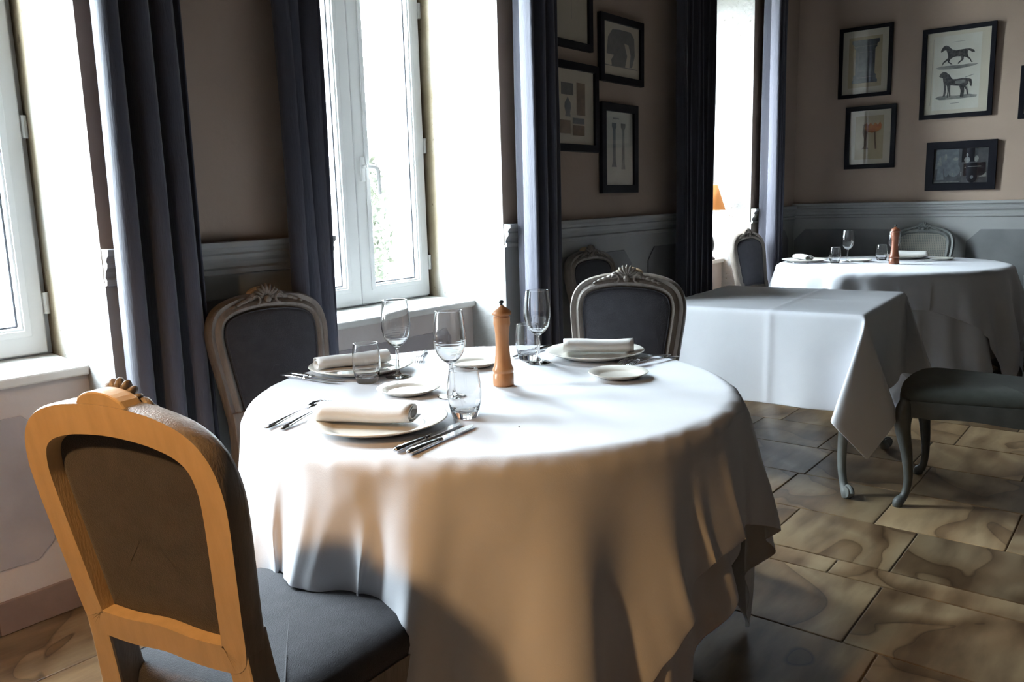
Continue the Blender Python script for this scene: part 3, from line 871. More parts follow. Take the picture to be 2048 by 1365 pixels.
    for s in (-1, 1):
        pts = [(s * 0.153, lean(0.61) - 0.0045, 0.61), (s * 0.153, lean(0.53) - 0.0045, 0.53), (s * 0.160, 0.0, 0.42), (s * 0.165, 0.0, 0.34), (s * 0.168, -0.015, 0.2), (s * 0.170, -0.055, 0.05), (s * 0.172, -0.070, 0.0)]
        Pp = catmull(pts, 3); R_ = [float(q[0]) for q in catmull([(w,) for w in (0.0315, 0.0325, 0.036, 0.034, 0.030, 0.026, 0.026)], 3)]
        lg = MB().tube([tuple(q) for q in Pp], R_, 4, squash=(1.0, 1.0), twist=PI / 4).build('leg', wood, t, bevel=0.004)
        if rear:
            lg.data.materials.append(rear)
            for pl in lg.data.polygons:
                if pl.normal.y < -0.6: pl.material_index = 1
        cab = MB()
        x, y = s * 0.210, 0.408
        pts = [(x, y, 0.425), (x + s * 0.012, y + 0.012, 0.37), (x + s * 0.012, y + 0.012, 0.31), (x - s * 0.004, y - 0.004, 0.21), (x - s * 0.014, y - 0.012, 0.11), (x - s * 0.006, y - 0.004, 0.045), (x + s * 0.012, y + 0.014, 0.018), (x + s * 0.014, y + 0.016, 0.0)]
        Pp = catmull(pts, 4); R_ = [float(q[0]) for q in catmull([(w,) for w in (0.026, 0.033, 0.028, 0.021, 0.016, 0.015, 0.020, 0.017)], 4)]
        cab.tube([tuple(q) for q in Pp], R_, 10).build('leg', wood, t, smooth=True)
    return t

def place(t, x, y, facing_deg):
    """x, y: floor point below the middle of the back; facing: direction the sitter looks."""
    t.location = (x, y, 0); t.rotation_euler = (0, 0, math.radians(facing_deg - 90))
    return t

c1 = make_chair('chair whose pale wooden back glows orange in lamplight, drawn up to the near round table', M_uph, M_wood, rear=M_woodpale)
place(c1, 0.600, 1.150, 12)
def chair_copy(label, x, y, a):
    c = copy_tree(c1); c['label'] = label
    return place(c, x, y, a)
chair_copy('dark upholstered chair with its back to the chair rail between two curtains', 1.482, 2.095, 266)
chair_copy('dark upholstered chair beyond the near round table, beside the square table', 2.395, 1.445, 196)
chair_copy('dark chair in shadow below the picture group, half hidden behind another chair', 3.47, 2.205, 268)
chair_copy('dark chair seen side-on beside the orange lamp at the far round table', 5.42, 2.205, 262)
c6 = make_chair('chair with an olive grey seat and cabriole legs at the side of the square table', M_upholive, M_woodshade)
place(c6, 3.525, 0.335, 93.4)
c7 = make_chair('pale grey cane-backed chair against the panelled wall behind the far round table', M_upholive, M_woodgrey, cane=True)
place(c7, 6.335, 1.385, 180)

# ------------------------------------------------------------------ tableware
def dinner_plate(label, x, y, R=0.145, name='dinner_plate', group='dinner plates', tz=CT):
    k = R / 0.145
    pr = [(0.0, 0.0), (0.088, 0.0), (0.100, 0.003), (0.143, 0.0185), (0.1455, 0.0200), (0.1435, 0.0215), (0.104, 0.0085), (0.098, 0.0055), (0.090, 0.0045), (0.0, 0.0045)]
    o = MB().lathe([(r * k, z * (0.4 + 0.6 * k)) for r, z in pr], 56).build(name, M_china, None, smooth=True)
    o.location = (x, y, tz)
    return tag(o, label, 'plate', group)
dinner_plate('cream dinner plate in front of the orange-lit chair, knives at its side', 1.120, 1.268)
dinner_plate('cream dinner plate under a napkin, in front of the chair by the curtains', 1.490, 1.745)
dinner_plate('cream dinner plate under a napkin, in front of the chair beside the square table', 2.000, 1.300)
dinner_plate('side plate on the near round table between the napkin with forks and a tumbler', 1.372, 1.437, 0.078, 'bread_plate', 'small bread plates')
dinner_plate('empty side plate on the open cloth near the pepper mill and the dark forks', 1.795, 1.095, 0.078, 'bread_plate', 'small bread plates')
dinner_plate('side plate just behind the pepper mill and a wine glass', 1.712, 1.520, 0.078, 'bread_plate', 'small bread plates')

def napkin(label, x, y, ang, tz=CT, L=0.205, a=0.035, b=0.0195):
    sec = []
    for k in range(9):                               # loose tail lying flat
        sec.append((a * 1.35 - k * a * 0.2, -b))
    for k in range(64):
        t = k / 63 * 1.7
        rf = 1 - 0.30 * t
        w = -PI / 2 - 2 * PI * t
        sec.append((-a * 0.25 * (1 if t < 0.1 else 1) * (1 - t / 1.7) + a * rf * math.cos(w), b * rf * math.sin(w)))
    v = []; f = []; n = len(sec); NS = 12
    for i in range(NS + 1):
        u = i / NS
        sq = 1 + 0.05 * math.sin(u * 5 + x * 9); sag = 0.0012 * math.sin(u * 7 + y * 5)
        for py, pz in sec:
            v.append(((u - 0.5) * L, py * sq, pz * (1.0 + 0.06 * math.sin(u * 4 + x)) + sag))
    for i in range(NS):
        for k in range(n - 1):
            f.append((i * n + k, i * n + k + 1, (i + 1) * n + k + 1, (i + 1) * n + k))
    o = mk('napkin', v, f, M_napkin, None, True)
    s = o.modifiers.new('thick', 'SOLIDIFY'); s.thickness = 0.0024; s.offset = 0
    o.location = (x, y, tz + 0.0045 + b + 0.0085); o.rotation_euler = (0, 0, ang)
    return tag(o, label, 'napkin', 'rolled white napkins')
napkin('rolled white napkin on the plate in front of the orange-lit chair', 1.110, 1.290, math.radians(-62))
napkin('rolled white napkin on the plate behind the tumbler, by the curtain-side chair', 1.470, 1.755, math.radians(-24 + 180))
napkin('rolled white napkin on the plate in front of the chair beside the square table', 2.020, 1.300, math.radians(-57))

WINE = [(0, 0), (0.034, 0), (0.0345, 0.0015), (0.030, 0.0028), (0.012, 0.0065), (0.0055, 0.013), (0.0042, 0.03), (0.0042, 0.072), (0.0065, 0.080), (0.020, 0.090), (0.032, 0.107), (0.0385, 0.132), (0.0385, 0.155), (0.0355, 0.185), (0.0325, 0.208),
        (0.0313, 0.208), (0.0342, 0.185), (0.0370, 0.155), (0.0369, 0.133), (0.0307, 0.109), (0.019, 0.0935), (0.008, 0.0875), (0, 0.0865)]
TUMB = [(0, 0), (0.0255, 0), (0.028, 0.003), (0.0335, 0.025), (0.0370, 0.050), (0.0355, 0.078), (0.0315, 0.104), (0.0303, 0.104), (0.0341, 0.078), (0.0355, 0.050), (0.0320, 0.027), (0.024, 0.0155), (0, 0.0130)]
def crisp(prof, e=0.0009):
    out = [prof[0]]
    for (r0, z0), (r1, z1) in zip(prof[:-1], prof[1:]):
        l = math.hypot(r1 - r0, z1 - z0)
        if l > 3 * e:
            for w in (e / l, 1 - e / l):
                out.append((r0 + (r1 - r0) * w, z0 + (z1 - z0) * w))
        out.append((r1, z1))
    return out
def smooth_prof(prof, keep):
    # smooth the runs between the kept (sharp) points
    out = []
    for a, b in zip(keep[:-1], keep[1:]):
        seg = prof[a:b + 1]
        out += [(max(0.0, float(q[0])), float(q[1])) for q in catmull(seg, 4)][:-1] if len(seg) > 2 else seg[:-1]
    return out + [prof[-1]]
def glass(prof, name, label, x, y, group, tz=CT, sc=1.0):
    keep = [0, 1, 14, 15, len(prof) - 1] if name == 'wine_glass' else [0, 1, 6, 7, len(prof) - 1]
    o = MB().lathe([(r * sc, z * sc) for r, z in crisp(smooth_prof(prof, keep))], 48).build(name, M_glass, None, smooth=True)
    o.location = (x, y, tz)
    return tag(o, label, 'glass', group)
wine1 = glass(WINE, 'wine_glass', 'clear wine glass overlapped by a tumbler, just left of the pepper mill', 1.400, 1.318, 'wine glasses')
glass(WINE, 'wine_glass', 'clear wine glass between a tumbler and the plate of the curtain-side setting', 1.490, 1.597, 'wine glasses')
glass(WINE, 'wine_glass', 'clear wine glass in front of the grey curtain, beside a napkin plate', 1.838, 1.386, 'wine glasses')
glass(TUMB, 'tumbler', 'clear tumbler in front of a wine glass, close to the tips of two knives', 1.278, 1.166, 'water tumblers')
glass(TUMB, 'tumbler', 'clear tumbler overlapping the rolled napkin of the curtain-side setting', 1.398, 1.617, 'water tumblers')
glass(TUMB, 'tumbler', 'clear tumbler right of the pepper mill, partly behind a wine glass', 1.870, 1.447, 'water tumblers')

def pepper_mill(label, x, y, m, tz=CT, sc=1.0):
    t = thing('pepper_mill', label, 'pepper mill', (x, y, tz))
    body = [(0, 0), (0.0255, 0), (0.0265, 0.002), (0.0265, 0.030), (0.0245, 0.032), (0.0245, 0.034), (0.0265, 0.037), (0.0262, 0.043), (0.0235, 0.049), (0.0215, 0.056), (0.0185, 0.080), (0.0168, 0.105), (0.0172, 0.128), (0.0190, 0.148), (0.0205, 0.153), (0.0212, 0.158), (0.0205, 0.166), (0.0212, 0.174), (0, 0.174)]
    MB().lathe([(r * sc, z * sc) for r, z in body], 36).build('mill_body', m, t, smooth=True)
    smooth_angle(t.children[0], 0.8)
    head = [(0, 0.1745), (0.0190, 0.1745), (0.0190, 0.178), (0.0242, 0.180), (0.0248, 0.1835), (0.0240, 0.1865), (0.0205, 0.1915), (0.0150, 0.1960), (0.0085, 0.1995), (0.0055, 0.2025), (0, 0.2030)]
    smooth_angle(MB().lathe([(r * sc, z * sc) for r, z in head], 36).build('mill_head', m, t), 0.8)
    MB().lathe([(0, 0.2030), (0.0045, 0.2035), (0.0030, 0.207), (0.0058, 0.2095), (0.0066, 0.2125), (0.0042, 0.2155), (0, 0.216)][::1] if sc == 1.0 else [(r * sc, z * sc) for r, z in [(0, 0.2030), (0.0045, 0.2035), (0.0030, 0.207), (0.0058, 0.2095), (0.0066, 0.2125), (0.0042, 0.2155), (0, 0.216)]], 16).build('knob', M_iron, t, smooth=True)
    return t
pepper_mill('light wooden pepper mill with dark metal knob on the near round table', 1.562, 1.290, M_mill)

def along(o, a, b, z):
    o.location = (a[0], a[1], z); o.rotation_euler = (0, 0, math.atan2(b[1] - a[1], b[0] - a[0])); return o
def fork(label, a, b, tz=CT):
    t = thing('fork', label, 'fork', group='polished steel forks')
    P = [(0, 0, 0.0028), (0.02, 0, 0.0035), (0.06, 0, 0.0075), (0.10, 0, 0.0100), (0.13, 0, 0.0085)]
    MB().tube(P, [0.0075, 0.0085, 0.0060, 0.0034, 0.0032], 10, squash=(1.0, 0.30)).build('handle', M_steel, t, smooth=True)
    h = MB()
    h.add([(0.126, -0.003, 0.0085), (0.126, 0.003, 0.0085), (0.138, -0.010, 0.0105), (0.138, 0.010, 0.0105), (0.155, -0.0115, 0.0130), (0.155, 0.0115, 0.0130)], [(0, 1, 3, 2), (2, 3, 5, 4)])
    hd = h.build('head', M_steel, t, smooth=True); s = hd.modifiers.new('thick', 'SOLIDIFY'); s.thickness = 0.0018
    tn = MB()
    for k in range(4):
        y = -0.0099 + 0.0066 * k
        tn.tube([(0.153, y, 0.0128), (0.175, y, 0.0115), (0.190, y, 0.007), (0.200, y * 0.97, 0.0025)], [0.0018, 0.0017, 0.0014, 0.0008], 6)
    tn.build('tines', M_steel, t, smooth=True)
    return along(t, a, b, tz)
def knife(label, a, b, tz=CT):
    t = thing('table_knife', label, 'knife', group='polished steel knives')
    MB().tube([(0, 0, 0.0058), (0.006, 0, 0.006), (0.04, 0, 0.0058), (0.085, 0, 0.0052), (0.098, 0, 0.005)], [0.0045, 0.0085, 0.0078, 0.0065, 0.0048], 12, squash=(1.0, 0.66)).build('handle', M_steel, t, smooth=True)
    MB().tube([(0.094, 0, 0.005), (0.101, 0, 0.005)], 0.0075, 12, squash=(1.0, 0.6)).build('bolster', M_steel, t)
    pts = [(0.099, -0.006), (0.16, -0.0095), (0.195, -0.008), (0.212, -0.002), (0.216, 0.005), (0.19, 0.0078), (0.099, 0.0065)]
    n = len(pts)
    MB().add([(px, py, 0.0038) for px, py in pts] + [(px, py, 0.0054) for px, py in pts], [tuple(range(n))[::-1], tuple(range(n, 2 * n))] + [(i, (i + 1) % n, n + (i + 1) % n, n + i) for i in range(n)]).build('blade', M_steel, t)
    return along(t, a, b, tz)
for lb, a_, b_ in (('outer', (0.972, 1.452), (1.20, 1.522)), ('inner', (0.985, 1.418), (1.22, 1.500))):
    fk = fork('steel fork beside the plate of the orange-lit chair, %s one of the pair' % lb, a_, b_)
    fk.scale = (1.2, 1.1, 1.0)
knife('steel knife at the edge of the near table below the tumbler, next to the plate', (1.008, 1.100), (1.225, 1.128))
knife('steel knife at the edge of the near table below the tumbler, further from the plate', (1.012, 1.070), (1.23, 1.096))
knife('slim steel knife by the curtain-side plate, the one nearer the table edge', (1.318, 1.880), (1.338, 1.65))
knife('slim steel knife by the curtain-side plate, the one nearer the plate', (1.342, 1.885), (1.365, 1.65))
fork('dark steel fork between the curtain-side plate and the window', (1.800, 1.800), (1.65, 1.68))
fork('dark steel fork by the small plate near the square table, outer of the pair', (2.105, 1.085), (1.95, 1.125))
fork('dark steel fork by the small plate near the square table, inner of the pair', (2.120, 1.120), (1.96, 1.162))
knife('dark steel knife between a tumbler and the napkin plate beside the grey curtain', (2.06, 1.500), (1.88, 1.490))
crumb = MB().ball((0, 0, 0.001), (0.0022, 0.0016, 0.0012), 8, 5).build('crumb', M_wooddark, None, True)
crumb.location = (1.275, 1.015, CT)
tag(crumb, 'tiny dark crumb on the bare cloth in front of the pepper mill', 'crumb')

# far table setting
dinner_plate('far dinner plate under a napkin, at the curtain end of the far table', 5.50, 1.905)
napkin('folded white napkin on the plate at the curtain end of the far table', 5.50, 1.925, math.radians(50), L=0.16)
dinner_plate('far dinner plate under a napkin, in front of the cane-backed chair', 6.02, 1.400)
napkin('long folded white napkin on the plate in front of the cane-backed chair', 6.01, 1.375, math.radians(-82), L=0.22, a=0.035, b=0.02)
dinner_plate('far small plate on the open cloth right of the dark pepper mill', 5.93, 1.165, 0.078, 'bread_plate', 'small bread plates')
dinner_plate('far small plate between the tumbler and the dark pepper mill', 5.66, 1.600, 0.078, 'bread_plate', 'small bread plates')
glass(TUMB, 'tumbler', 'far tumbler next to the napkin plate at the curtain end of the far table', 5.475, 1.700, 'water tumblers')
glass(WINE, 'wine_glass', 'far wine glass between the tumbler and the dark pepper mill, before the grey panel', 5.585, 1.655, 'wine glasses')
glass(TUMB, 'tumbler', 'far tumbler left of the dark pepper mill near the cane-backed chair', 5.80, 1.500, 'water tumblers')
glass(WINE, 'wine_glass', 'far wine glass just behind the dark pepper mill', 5.76, 1.415, 'wine glasses')
pepper_mill('dark reddish-brown pepper mill on the far round table', 5.52, 1.352, M_milldark, sc=1.14)
knife('dark knife at the rim of the far table, beside the napkin plate near the curtain', (5.36, 1.935), (5.41, 1.74))

# ------------------------------------------------------------------ framed pictures
def picture(label, wall, a0, a1, z0, z1, fw=0.03, mat_m=M_paper, prints=(), tilt=0.0, group='black-framed pictures'):
    w, h = abs(a1 - a0), z1 - z0
    if wall == 'A':
        t = thing('framed_picture', label, 'picture', ((a0 + a1) / 2, WALL_Y - 0.001, z0), 0.0, group)
    else:
        t = thing('framed_picture', label, 'picture', (FAR_X - 0.001, (a0 + a1) / 2, z0), -PI / 2, group)
    t.rotation_euler = (tilt, 0, t.rotation_euler[2])
    rect_ring(-w / 2, w / 2, 0, h, fw, -0.026, -0.002).build('frame', M_frame, t, bevel=0.002)
    MB().box(-w / 2 + fw - 0.002, w / 2 - fw + 0.002, -0.012, -0.006, fw - 0.002, h - fw + 0.002).build('mat_board', mat_m, t)
    iw, ih = w - 2 * fw, h - 2 * fw
    for k, (pm, poly) in enumerate(prints):
        d = 0.0122 + 0.0004 * k
        n = len(poly)
        vs = [(-iw / 2 + u * iw, -d, fw + v * ih) for u, v in poly]
        me = bpy.data.meshes.new('print')
        me.from_pydata(vs, [], [tuple(q) for q in tessellate_polygon([[Vector(p_) for p_ in vs]])]); me.materials.append(pm); me.update()
        o = bpy.data.objects.new('print', me); COL.objects.link(o); o.parent = t
    MB().box(-iw / 2, iw / 2, -0.0205, -0.019, fw, h - fw).build('picture_glass', M_picglass, t)
    return t
def rc(u0, u1, v0, v1): return [(u0, v0), (u1, v0), (u1, v1), (u0, v1)]
def ell(cu, cv, ru, rv, n=14): return [(cu + ru * math.cos(2 * PI * k / n), cv + rv * math.sin(2 * PI * k / n)) for k in range(n)]

def hz(pts):   # sketch units (leaning sheet 750 x 965) to the unit sheet
    out = []
    for x, y in pts:
        v = 1 - (y - 240) / 965.0
        for _ in range(3):
            u = (x - (170 + 52 * v)) / 742.0
            v = 1 - (y - (270 - 70 * u)) / (965.0 + 30 * u)
        out.append((u, v))
    return out
horse_run = hz([(375, 480), (385, 455), (410, 420), (440, 408), (470, 418), (510, 455), (560, 468), (620, 458), (680, 450), (720, 450), (760, 465), (775, 490), (745, 495), (715, 475), (695, 472), (690, 510), (700, 545), (725, 570), (735, 602), (752, 610), (730, 613), (712, 577), (670, 552), (648, 545), (642, 580), (600, 612), (575, 634), (580, 610), (618, 575), (612, 540), (560, 540), (518, 552), (490, 572), (474, 600), (515, 632), (490, 632), (458, 606), (462, 584), (420, 612), (385, 655), (398, 610), (436, 576), (462, 555), (458, 510), (440, 462), (410, 472), (385, 492)])
horse_stand = hz([(357, 775), (375, 740), (405, 720), (440, 725), (480, 755), (500, 790), (520, 808), (570, 806), (640, 796), (700, 800), (735, 812), (742, 860), (735, 900), (718, 890), (712, 845), (700, 830), (694, 868), (668, 890), (690, 930), (698, 980), (690, 1000), (680, 985), (674, 940), (650, 905), (652, 950), (640, 1020), (600, 1020), (610, 950), (594, 890), (540, 887), (490, 882), (486, 940), (490, 1010), (475, 1015), (468, 950), (462, 1025), (446, 1030), (455, 950), (450, 892), (438, 872), (440, 950), (425, 1010), (395, 1018), (405, 990), (415, 930), (410, 862), (404, 830), (400, 792), (375, 785)])
picture('large black-framed print of two dark horses, one running and one standing', 'B', 1.472, 1.022, 1.690, 2.295, 0.030, M_paper,
        [(M_paperw, rc(0.12, 0.86, 0.05, 0.95)), (M_inkgrey, hz([(310, 678), (370, 655), (500, 645), (620, 640), (700, 628), (815, 630), (760, 652), (620, 680), (480, 690), (360, 690)])),
         (M_ink, horse_run), (M_inkgrey, hz([(303, 1036), (350, 1010), (450, 1000), (560, 1004), (700, 985), (800, 998), (790, 1022), (640, 1036), (450, 1050), (360, 1054)])),
         (M_ink, horse_stand), (M_inkgrey, hz([(545, 830), (620, 815), (668, 818), (660, 850), (600, 868), (545, 862)])), (M_inkgrey, hz([(515, 372), (560, 366), (620, 358), (665, 354), (665, 358), (600, 364), (515, 377)])), (M_inkgrey, hz([(485, 1095), (590, 1084), (592, 1091), (487, 1101)])), (M_inkgrey, hz([(660, 785), (760, 752), (768, 757), (664, 792)])), (M_inkgrey, hz([(296, 340), (299, 340), (246, 1120), (243, 1120)]))], tilt=0.02)
picture('black-framed print of a grey carved stone pedestal', 'B', 2.037, 1.668, 1.885, 2.380, 0.026, M_paper,
        [(M_ochre, rc(0.13, 0.86, 0.10, 0.90)), (M_inkmid, [(0.22, 0.17), (0.77, 0.17), (0.77, 0.21), (0.74, 0.23), (0.74, 0.29), (0.71, 0.31), (0.71, 0.70), (0.75, 0.73), (0.75, 0.77), (0.80, 0.80), (0.80, 0.85), (0.20, 0.85), (0.20, 0.80), (0.25, 0.77), (0.25, 0.73), (0.28, 0.70), (0.28, 0.31), (0.24, 0.29), (0.24, 0.23), (0.22, 0.21)]),
         (M_inkgrey, rc(0.34, 0.66, 0.36, 0.365)), (M_inkgrey, rc(0.34, 0.345, 0.36, 0.66)), (M_inkgrey, rc(0.655, 0.66, 0.36, 0.66)), (M_inkgrey, rc(0.34, 0.66, 0.655, 0.66)), (M_inkgrey, rc(0.25, 0.75, 0.255, 0.262)), (M_inkgrey, rc(0.25, 0.75, 0.745, 0.752))], tilt=0.02)
picture('black-framed print of a brown stem and rust-coloured blooms on ochre paper', 'B', 1.972, 1.620, 1.370, 1.820, 0.033, M_paper,
        [(M_ochre, rc(0.13, 0.82, 0.09, 0.90)), (M_inkbrown, [(0.29, 0.28), (0.47, 0.28), (0.43, 0.33), (0.42, 0.50), (0.44, 0.62), (0.38, 0.76), (0.33, 0.74), (0.31, 0.60), (0.35, 0.48), (0.35, 0.33)]),
         (M_inkrust, [(0.36, 0.66), (0.44, 0.60), (0.55, 0.58), (0.66, 0.60), (0.76, 0.64), (0.77, 0.72), (0.73, 0.78), (0.68, 0.72), (0.62, 0.77), (0.56, 0.72), (0.50, 0.77), (0.45, 0.72), (0.40, 0.78)]), (M_inkbrown, [(0.625, 0.28), (0.665, 0.28), (0.64, 0.45), (0.63, 0.60), (0.60, 0.60), (0.61, 0.45)])], tilt=0.02)
picture('small wide black-framed old photograph of people beside a dark cart', 'B', 1.408, 0.972, 1.195, 1.530, 0.050, M_photo,
        [(M_inkmid, rc(0.02, 0.46, 0.42, 0.98)), (M_photolight, ell(0.11, 0.56, 0.045, 0.12)), (M_photolight, ell(0.12, 0.72, 0.022, 0.06)), (M_inkmid, [(0.06, 0.10), (0.20, 0.10), (0.17, 0.50), (0.08, 0.50)]), (M_photolight, ell(0.22, 0.76, 0.025, 0.10)), (M_inkmid, ell(0.24, 0.40, 0.05, 0.22)),
         (M_photolight, ell(0.41, 0.70, 0.05, 0.05)), (M_inkmid, ell(0.38, 0.38, 0.12, 0.20)), (M_frame, rc(0.52, 0.75, 0.60, 0.99)), (M_photolight, ell(0.62, 0.66, 0.055, 0.09)), (M_photolight, ell(0.62, 0.80, 0.02, 0.05)), (M_photolight, ell(0.79, 0.68, 0.04, 0.09)),
         (M_frame, [(0.56, 0.20), (0.95, 0.20), (0.95, 0.58), (0.56, 0.55)]), (M_photolight, rc(0.64, 0.88, 0.455, 0.475)), (M_photolight, ell(0.59, 0.44, 0.012, 0.02)), (M_frame, ell(0.72, 0.16, 0.10, 0.16)), (M_inkmid, ell(0.72, 0.16, 0.03, 0.05)), (M_photolight, [(0.84, 0.16), (0.98, 0.16), (0.98, 0.30), (0.93, 0.22)]), (M_photolight, rc(0.02, 0.50, 0.03, 0.045)), (M_photolight, rc(0.36, 0.375, 0.22, 0.30)), (M_photolight, rc(0.51, 0.53, 0.20, 0.32))], tilt=0.02)
picture('black-framed picture of a plain grey sheet, hung alone beside the horse print', 'B', 0.868, 0.45, 1.650, 1.990, 0.032, M_paper, [(M_inkgrey, rc(0.10, 0.9, 0.12, 0.88))])
# window-wall group
picture('black-framed faded print of a dark pointed leaf, high beside the curtain', 'A', 3.25, 3.592, 1.922, 2.40, 0.035, M_paper, [(M_inkgrey, [(0.30, 0.95), (0.42, 0.60), (0.50, 0.48), (0.58, 0.62), (0.70, 0.95)]), (M_inkgrey, rc(0.495, 0.505, 0.25, 0.48))])
picture('black-framed print of a large dark animal seen from the side', 'A', 3.662, 4.095, 1.798, 2.130, 0.035, M_paper, [(M_inkgrey, rc(0.06, 0.96, 0.18, 0.20)), (M_inkmid, [(0.10, 0.40), (0.14, 0.72), (0.26, 0.88), (0.45, 0.90), (0.62, 0.90), (0.76, 0.90), (0.86, 0.80), (0.88, 0.45), (0.80, 0.22), (0.72, 0.20), (0.76, 0.45), (0.70, 0.64), (0.58, 0.66), (0.66, 0.42), (0.60, 0.20), (0.24, 0.18), (0.22, 0.30), (0.30, 0.40)])])
cells = [(0.10, 0.30, 0.72, 0.86), (0.12, 0.36, 0.46, 0.68), (0.40, 0.62, 0.66, 0.82), (0.68, 0.84, 0.40, 0.84), (0.12, 0.28, 0.14, 0.40), (0.34, 0.56, 0.14, 0.32), (0.60, 0.82, 0.28, 0.36), (0.60, 0.82, 0.12, 0.26)]
picture('largest black frame of its group, small dark scenes around a standing figure', 'A', 3.10, 3.640, 1.437, 1.860, 0.036, M_paper,
        [(M_inkbrown if k % 2 else M_inkmid, rc(*c)) for k, c in enumerate(cells)] + [(M_inkmid, [(0.46, 0.37), (0.56, 0.37), (0.55, 0.42), (0.57, 0.50), (0.56, 0.56), (0.53, 0.60), (0.51, 0.64), (0.49, 0.60), (0.46, 0.56), (0.45, 0.50), (0.47, 0.42)])])
picture('tall narrow black-framed print of two slender columns', 'A', 3.668, 4.034, 1.233, 1.694, 0.042, M_paperw,
        [(M_inkmid, [(0.24, 0.25), (0.42, 0.25), (0.40, 0.30), (0.38, 0.34), (0.38, 0.76), (0.41, 0.80), (0.41, 0.85), (0.25, 0.85), (0.25, 0.80), (0.28, 0.76), (0.28, 0.34), (0.26, 0.30)]), (M_inkgrey, [(0.58, 0.22), (0.72, 0.22), (0.70, 0.30), (0.69, 0.76), (0.73, 0.80), (0.73, 0.85), (0.57, 0.85), (0.57, 0.80), (0.61, 0.76), (0.60, 0.30)]), (M_inkgrey, rc(0.28, 0.50, 0.90, 0.92))])

# ------------------------------------------------------------------ lamps
def table_lamp(label, x, y, z):
    t = thing('table_lamp', label, 'lamp', (x, y, z))
    MB().lathe([(0, 0), (0.050, 0), (0.052, 0.008), (0.035, 0.020), (0.022, 0.035), (0.040, 0.070), (0.046, 0.11), (0.034, 0.16), (0.016, 0.20), (0.012, 0.24), (0, 0.24)], 28).build('lamp_base', M_wooddark, t, smooth=True)
    MB().tube([(0, 0, 0.235), (0, 0, 0.40)], 0.006, 10).build('lamp_stem', M_brass, t)
    sh = MB().lathe([(0.118, 0.352), (0.062, 0.527)], 36).build('lamp_shade', M_shade, t, smooth=True)
    s = sh.modifiers.new('thick', 'SOLIDIFY'); s.thickness = 0.0015
    MB().tube([(-0.075, 0, 0.49), (0.075, 0, 0.49)], 0.0018, 6).tube([(0, 0, 0.40), (0, 0, 0.49)], 0.0018, 6).build('shade_carrier', M_brass, t)
    MB().ball((0, 0, 0.435), (0.022, 0.022, 0.028), 14, 8).build('bulb', M_bulb, t, smooth=True)
    l = bpy.data.lights.new('lamp_light', 'POINT'); l.energy = 3.0; l.color = (1.0, 0.62, 0.30); l.shadow_soft_size = 0.03
    lo = bpy.data.objects.new('lamp_light', l); COL.objects.link(lo); lo.parent = t; lo.location = (0, 0, 0.475)
    return t
table_lamp('small lit table lamp with an orange shade on the far window sill', 5.51, 2.605, SILL_Z)

def pendant(x, y, z):
    t = thing('pendant_lamp', 'warm brass pendant lamp hanging from the ceiling behind the viewer', 'lamp', (x, y, z))
    s = MB().lathe([(0.02, 0.20), (0.035, 0.19), (0.14, 0.06), (0.155, 0.0)], 36).build('lamp_shade', M_brass, t, smooth=True)
    q = s.modifiers.new('thick', 'SOLIDIFY'); q.thickness = 0.002
    MB().tube([(0, 0, 0.19), (0, 0, CEIL - z)], 0.004, 8).build('cord', M_wooddark, t)
    MB().lathe([(0, CEIL - z - 0.03), (0.05, CEIL - z - 0.03), (0.055, CEIL - z), (0, CEIL - z)], 24).build('ceiling_rose', M_brass, t)
    MB().ball((0, 0, 0.145), (0.02, 0.02, 0.028), 14, 8).build('bulb', M_bulb, t, smooth=True)
    l = bpy.data.lights.new('pendant_light', 'POINT'); l.energy = PENDANT_W; l.color = (1.0, 0.58, 0.24); l.shadow_soft_size = 0.05
    lo = bpy.data.objects.new('pendant_light', l); COL.objects.link(lo); lo.parent = t; lo.location = (0, 0, 0.09)
PENDANT_W = 90.0
pendant(-0.45, 1.05, 1.85)

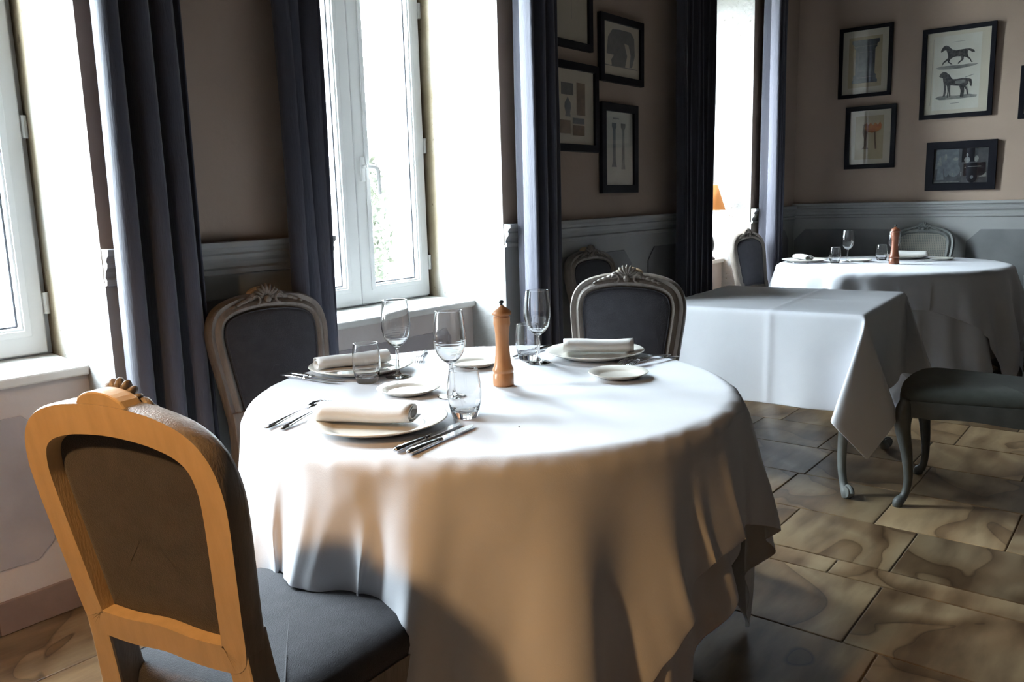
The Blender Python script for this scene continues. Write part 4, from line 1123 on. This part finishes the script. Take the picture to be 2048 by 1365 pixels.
# ------------------------------------------------------------------ carved bracket on the far wall
br = thing('wall_bracket', 'carved pale fluted bracket on the panelled wall beyond the far table', 'bracket', (FAR_X - 0.014, 0.69, 0.44))
q = MB()
for k in range(5):
    q.tube([(-0.03, -0.05 + 0.025 * k, 0.05), (-0.042, -0.052 + 0.026 * k, 0.13), (-0.05, -0.056 + 0.028 * k, 0.18)], 0.014, 8)
q.build('flutes', M_wains, br, smooth=True)
MB().box(-0.03, 0, -0.06, 0.06, 0.03, 0.20).build('back_plate', M_wains, br, bevel=0.004)
q = MB()
for k in range(7):
    a = -1.2 + 2.4 * k / 6
    q.ball((-0.055, 0.055 * math.sin(a), 0.185 + 0.03 * math.cos(a)), (0.028, 0.012, 0.022), 8, 6)
q.build('leaf_scroll', M_woodgrey, br, smooth=True)
q = MB()
for k in range(5):
    a = -1.1 + 2.2 * k / 4
    q.ball((-0.04, 0.05 * math.sin(a), 0.045 - 0.02 * math.cos(a)), (0.025, 0.013, 0.016), 8, 6)
q.build('leaf_scroll', M_woodgrey, br, smooth=True)

# ------------------------------------------------------------------ outside
gr = MB().box(-20, 40, 3.05, 45, -0.6, -0.4).build('garden_ground', M_gravel); tag(gr, kind='structure')
def shrub(label, x, y, r, h, n, seed):
    rg = random.Random(seed)
    t = thing('shrub', label, 'shrub', (x, y, -0.4))
    MB().tube([(0, 0, 0), (0.05, 0.02, h * 0.4), (0.0, 0.05, h * 0.8)], [0.06, 0.045, 0.02], 8).build('stem', M_bark, t)
    mb = MB()
    for k in range(n):
        a = rg.uniform(0, 2 * PI); zz = rg.uniform(0.12, 1.0); rr = r * math.sqrt(rg.random()) * math.sin(PI * min(0.95, zz * 0.85 + 0.12)) ** 0.6
        c = Vector((rr * math.cos(a), rr * math.sin(a), zz * h)); d = Vector((rg.gauss(0, 1), rg.gauss(0, 1), rg.gauss(0, 1))).normalized()
        e = d.cross(Vector((rg.gauss(0, 1), rg.gauss(0, 1), rg.gauss(0, 1)))).normalized()
        L = rg.uniform(0.05, 0.10)
        mb.add([c - d * L, c + e * L * 0.4, c + d * L, c - e * L * 0.4], [(0, 1, 2, 3)])
    f = mk('foliage', mb.v, mb.f, M_leaf, t); f['kind'] = 'stuff'
    return t
shrub('pale sunlit evergreen shrub outside the tall window, seen beside its handle', 7.35, 8.6, 0.55, 2.6, 1500, 3)
shrub('thin bare-stemmed tree outside the tall window, high above the shrub', 8.4, 10.5, 0.7, 5.2, 500, 7)
